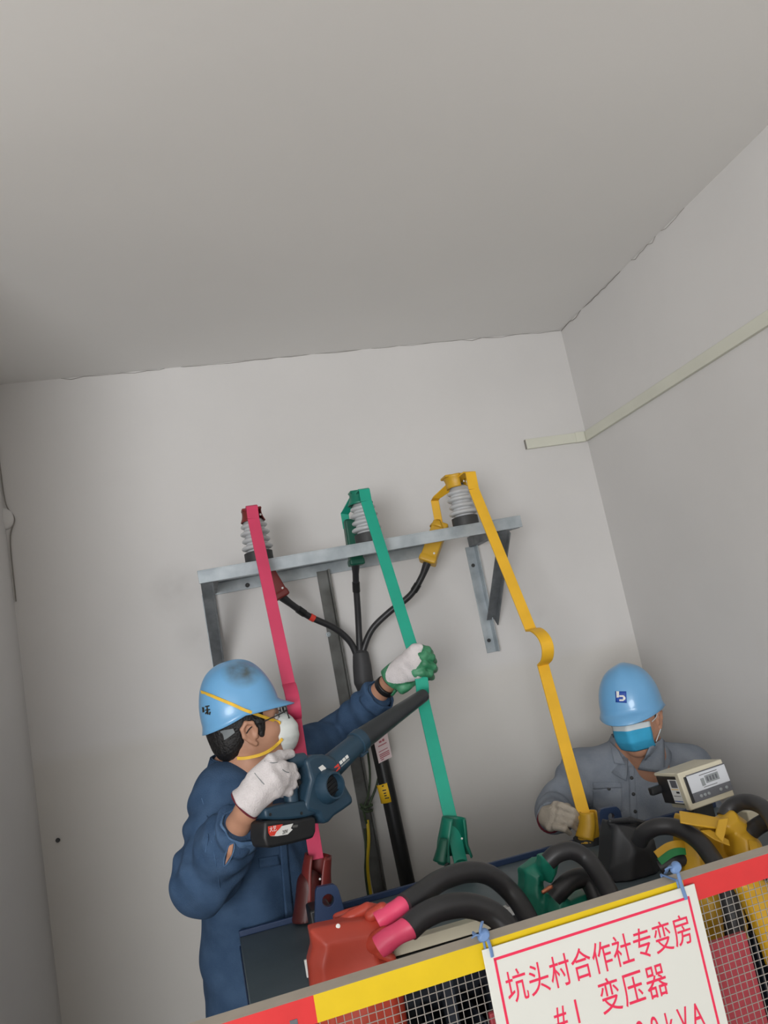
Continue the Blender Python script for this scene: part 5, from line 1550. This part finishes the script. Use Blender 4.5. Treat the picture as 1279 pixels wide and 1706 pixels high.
bp = body(HBt, RB0, nb2, RS2, RE2, RW2, RH2, LS2, LE2, LW2, LH2, C2, (pel2 + C2) / 2 * .4 + pel2 * .6, RT2, legsB)
V, F = blob(bp, 0.0040, 0.02)
obj('body', V, F, m_skin, pB, smooth=80); bvB = bvh_of(V, F)
hp = [el(HBt(-.016, 0, .026), (.101, .083, .097), RB0), rc(HBt(.030, -.074, .0), HBt(.030, -.073, -.022), .010, .006, k=.01), rc(HBt(.030, .074, .0), HBt(.030, .073, -.022), .010, .006, k=.01),
      el(HBt(-.068, 0, -.035), (.042, .062, .055), RB0, k=.03),
      rb(HBt(.085, 0, -.07), (.055, .12, .098), RB0, .01, k=.008, op='s'), el(HBt(-.004, -.088, -.022), (.031, .026, .036), RB0, k=.006, op='s'), el(HBt(-.004, .088, -.022), (.031, .026, .036), RB0, k=.006, op='s')]
V, F = blob(hp, 0.0035, 0.012); obj('hair', V, F, m_hair, pB, smooth=80)
hel2, bvHel2, _ = helmet(pB, HB0(-.006, 0, 0), RB0, m_helm, hh=.150)
# emblem: blue square with a white upright and a bent stroke
V, F = patch([(1025, 1152), (1043, 1152), (1044, 1171), (1026, 1170)], bvHel2, 0.0030, 6, 6); obj('emblem_square', V, F, m_blue, hel2, solid=0.0006, smooth=60)
wm = MB()
V, F = patch([(1027, 1152), (1031.5, 1152), (1031.5, 1162), (1027.5, 1162.5)], bvHel2, 0.0040, 2, 4); wm.add(V, F)
V, F = patch([(1032, 1158.5), (1039, 1158.5), (1039, 1161.2), (1032, 1161.2)], bvHel2, 0.0040, 4, 2); wm.add(V, F)
V, F = patch([(1038, 1158.5), (1040.5, 1160), (1040.5, 1166), (1038, 1168)], bvHel2, 0.0040, 2, 4); wm.add(V, F)
V, F = patch([(1040.4, 1160.2), (1042, 1162), (1042, 1165), (1040.4, 1166)], bvHel2, 0.0040, 2, 4); wm.add(V, F)
V, F = patch([(1032, 1165.2), (1039, 1165.2), (1039, 1168), (1032, 1168)], bvHel2, 0.0040, 4, 2); wm.add(V, F)
wm.build('emblem_strokes', m_white, hel2, smooth=60)
# face mask, pleated
V = []; NX, NY = 22, 20
for j in range(NY + 1):
    t_ = j / NY
    for i in range(NX + 1):
        s_ = -1 + 2 * i / NX
        nose = .012 * math.exp(-(s_ / .28) ** 2) * (1 - .4 * t_)
        ff = .121 - .046 * abs(s_) ** 2.0 + nose + .002 * ((t_ * 3) % 1) * (1 - s_ * s_) - .030 * max(0, t_ - .62) ** 1.4 * 3 + .006 * math.sin(math.pi * t_)
        V.append(HBt(ff, .066 * s_ * (1 - .16 * max(0, t_ - .45)), .000 - .022 * abs(s_) ** 2 * (1 - t_) * .3 - .102 * t_ + .004))
F = [(j * (NX + 1) + i, j * (NX + 1) + i + 1, (j + 1) * (NX + 1) + i + 1, (j + 1) * (NX + 1) + i) for j in range(NY) for i in range(NX)]
mids = [1 if f // NX < 4 else 0 for f in range(len(F))]
fm_ = obj('face_mask', V, F, [m_mask, m_maskw], pB, mids=mids, solid=0.0018, smooth=50)
for s in (-1, 1):
    MB().tube(spline([HBt(.058, s * .070, -.010), HBt(.030, s * .081, -.002), HBt(-.004, s * .086, .012), HBt(-.028, s * .088, -.012), HBt(.0, s * .083, -.046), HBt(.046, s * .064, -.085)], 6), 0.0016, 6).build('ear_loop', m_maskw, fm_)
for s in (-1, 1):
    V, F = blob([el(HBt(.081, s * .031, .0005), (.012, .013, .008), RB0)], 0.0022); e_ = obj('eye', V, F, m_eye, pB)
    MB().lathe(HBt(.0925, s * .031 - .0, -.001), RB0[:, 0], [(0, .0045), (.0008, .0042)], 12).build('iris', m_iris, e_)
    V, F = blob([rc(HBt(.093, s * .016, .016), HBt(.086, s * .046, .017), .0035, .0025)], 0.0015); obj('eyebrow', V, F, m_hair, pB)
# shirt
cR2 = P(914, 1370, 2.52); dR2 = nrm(RW2 - RE2)
jk = [el(C2 + [0, 0, .02], (.125, .185, .20), RT2), el(C2 + [0, .03, -.17], (.14, .19, .21), RT2, k=.08), el(pel2 + [0, 0, .05], (.135, .19, .13), RT2, k=.08),
      rc(nb2 + [0, 0, -.02], RS2, .060, .068, k=.05), rc(nb2 + [0, 0, -.02], LS2, .060, .068, k=.05),
      rc(RS2, RE2, .072, .064, k=.04, wr=(.004, 16, .4)), rc(RE2, RW2, .066, .050, k=.03, wr=(.004, 12, 1.2)), rc(LS2, LE2, .072, .062, k=.04, wr=(.004, 16, 1.4)), rc(LE2, LW2, .062, .045, k=.03, wr=(.004, 12, .2)),
      cutter(cR2, dR2), cutter(LW2, nrm(LW2 - LE2)), rc(nb2 + [0, 0, -.03], nb2 + [.016, .01, .055], .088, .080, k=.02), rc(nb2 + [.0, 0, .0], nb2 + [.03, .02, .14], .067, .075, k=.006, op='s'), rc(nb2 + FW2 * .075 + [0, 0, -.035], nb2 + FW2 * .10 + [0, 0, .10], .006, .062, k=.006, op='s')]


def jfold2(X):
    a = np.einsum('...i,i->...', X - C2, LF2); z = X[..., 2] - C2[2]
    return 0.0035 * np.sin(28 * a + 5 * np.sin(7 * z) + 9 * z) * np.clip((.08 - z) / .2, 0, 1) + 0.0025 * np.sin(33 * z + 12 * a + 3 * np.sin(15 * a))


V, F = blob(jk, 0.0055, 0.03, field=jfold2, clip=lambda X: (pel2[2] - .07) - X[..., 2])
jkB = obj('work_shirt', V, F, m_grey, pB, smooth=80); bvS = bvh_of(V, F)
# collar: a folded strip round the neck whose two points lie on the chest
for sgn in (-1, 1):
    cp_, wv_ = [], []
    for t_ in np.linspace(0, 1, 12):
        an = math.radians(180 - 155 * t_); rr_ = .080 + .004 * t_
        p = nb2 + RT2 @ np.array([rr_ * math.cos(an) + .010, sgn * .080 * math.sin(an), .080 - .085 * t_ ** 1.4])
        cp_.append(p); o_ = nrm((p - nb2) * [1, 1, 0])
        wv_.append(o_ * (.020 + .012 * t_) + ZU * (-.040 - .022 * t_) + FW2 * .012 * t_ + LF2 * sgn * .012 * t_)
    neck_collar(jkB, 'collar', m_grey, None, cp_, wv_)
V, F = patch([(987, 1303), (1034, 1303), (1036, 1312), (988, 1314)], bvS, 0.003, 8, 4); obj('pocket_flap', V, F, m_grey, jkB, solid=0.003)
V, F = patch([(987, 1313), (1036, 1312), (1036, 1352), (988, 1354)], bvS, 0.0015, 8, 8); obj('chest_pocket', V, F, m_grey, jkB, solid=0.002)
for (px, py) in ((1014, 1314), (1055, 1323), (1058, 1352), (1052, 1296)):
    h_ = hit(px, py, bvS)
    if h_: MB().lathe(np.array(h_[0]) - nrm(ray(px, py)) * .002, -nrm(ray(px, py)), [(0, .006), (.002, .006), (.003, .004)], 12).build('button', m_black, jkB)
V, F = patch([(1046, 1276), (1056, 1276), (1062, 1366), (1050, 1366)], bvS, 0.0022, 3, 16); obj('placket', V, F, m_grey, jkB, solid=0.002)
for quad in ([(1016, 1238), (1029, 1250), (1042, 1274), (1023, 1272)], [(1078, 1244), (1101, 1226), (1104, 1287), (1064, 1279)]):
    V, F = patch(quad, [bvS, bvB], 0.009, 7, 7); obj('collar_point', V, F, m_grey, jkB, solid=0.004)
tr_ = [el(pel2, (.13, .18, .12), RT2)]
for (hip, kn_, an, toe) in legsB: tr_ += [rc(hip, kn_, .09, .075, k=.05), rc(kn_, an + [0, 0, .03], .074, .06, k=.03)]
V, F = blob(tr_, 0.009, 0.03); obj('trousers', V, F, m_trou, pB, smooth=80)
boots(pB, legsB, FW2)
# his gloved hand pinching the yellow sleeve
kn = [(934, 1343), (933, 1355), (930, 1367), (925, 1378)]
fing = []
for i, (x, y) in enumerate(kn):
    s_ = [1, 1, .96, .88][i]; tx_, ty_ = [(967, 1364), (966, 1373), (961, 1381), (949, 1388)][i]
    mx_, my_ = x + (tx_ - x) * .55 + 2, y + (ty_ - y) * .5 - 2.5
    fing.append([(P(x - 6, y - 1, 2.425), .0115 * s_), (P(x, y, 2.402), .0118 * s_), (P(mx_, my_, 2.378), .0106 * s_), (P(tx_, ty_, 2.39), .0088 * s_)])
wR2 = P(915, 1362, 2.485)
palm = [rc(wR2, P(x - 8, y, 2.425), .027, .0145, k=.012) for (x, y) in kn] + [rc(P(915, 1360, 2.475), P(926, 1361, 2.43), .031, .024, k=.015)]
thumb = [(P(928, 1346, 2.46), .018), (P(944, 1346, 2.44), .0145), (P(958, 1356, 2.42), .0125), (P(969, 1367, 2.41), .0105)]
gB, _ = glove(pB, 'glove', [m_glove2], palm, fing, thumb, P(915, 1367, 2.495), dR2, .036, cuff_m=m_cuff)
prims2 = [rc(LW2, LH2, .03, .03)]
fing = [[(LH2 + LF2 * (.025 - .016 * i), .012), (LH2 + LF2 * (.025 - .016 * i) + np.array([-.04, -.02, -.015]), .011), (LH2 + LF2 * (.025 - .016 * i) + np.array([-.05, -.02, -.045]), .010)] for i in range(4)]
glove(pB, 'glove', [m_glove2], [rc(LW2, LH2 + LF2 * (.022 - .015 * i), .028, .015, k=.02) for i in range(4)], fing, [(LW2 + np.array([-.01, -.02, .01]), .016), (LH2 + np.array([-.01, -.03, .015]), .012), (LH2 + np.array([-.03, -.04, .0]), .011)], LW2, nrm(LW2 - LE2), .034)
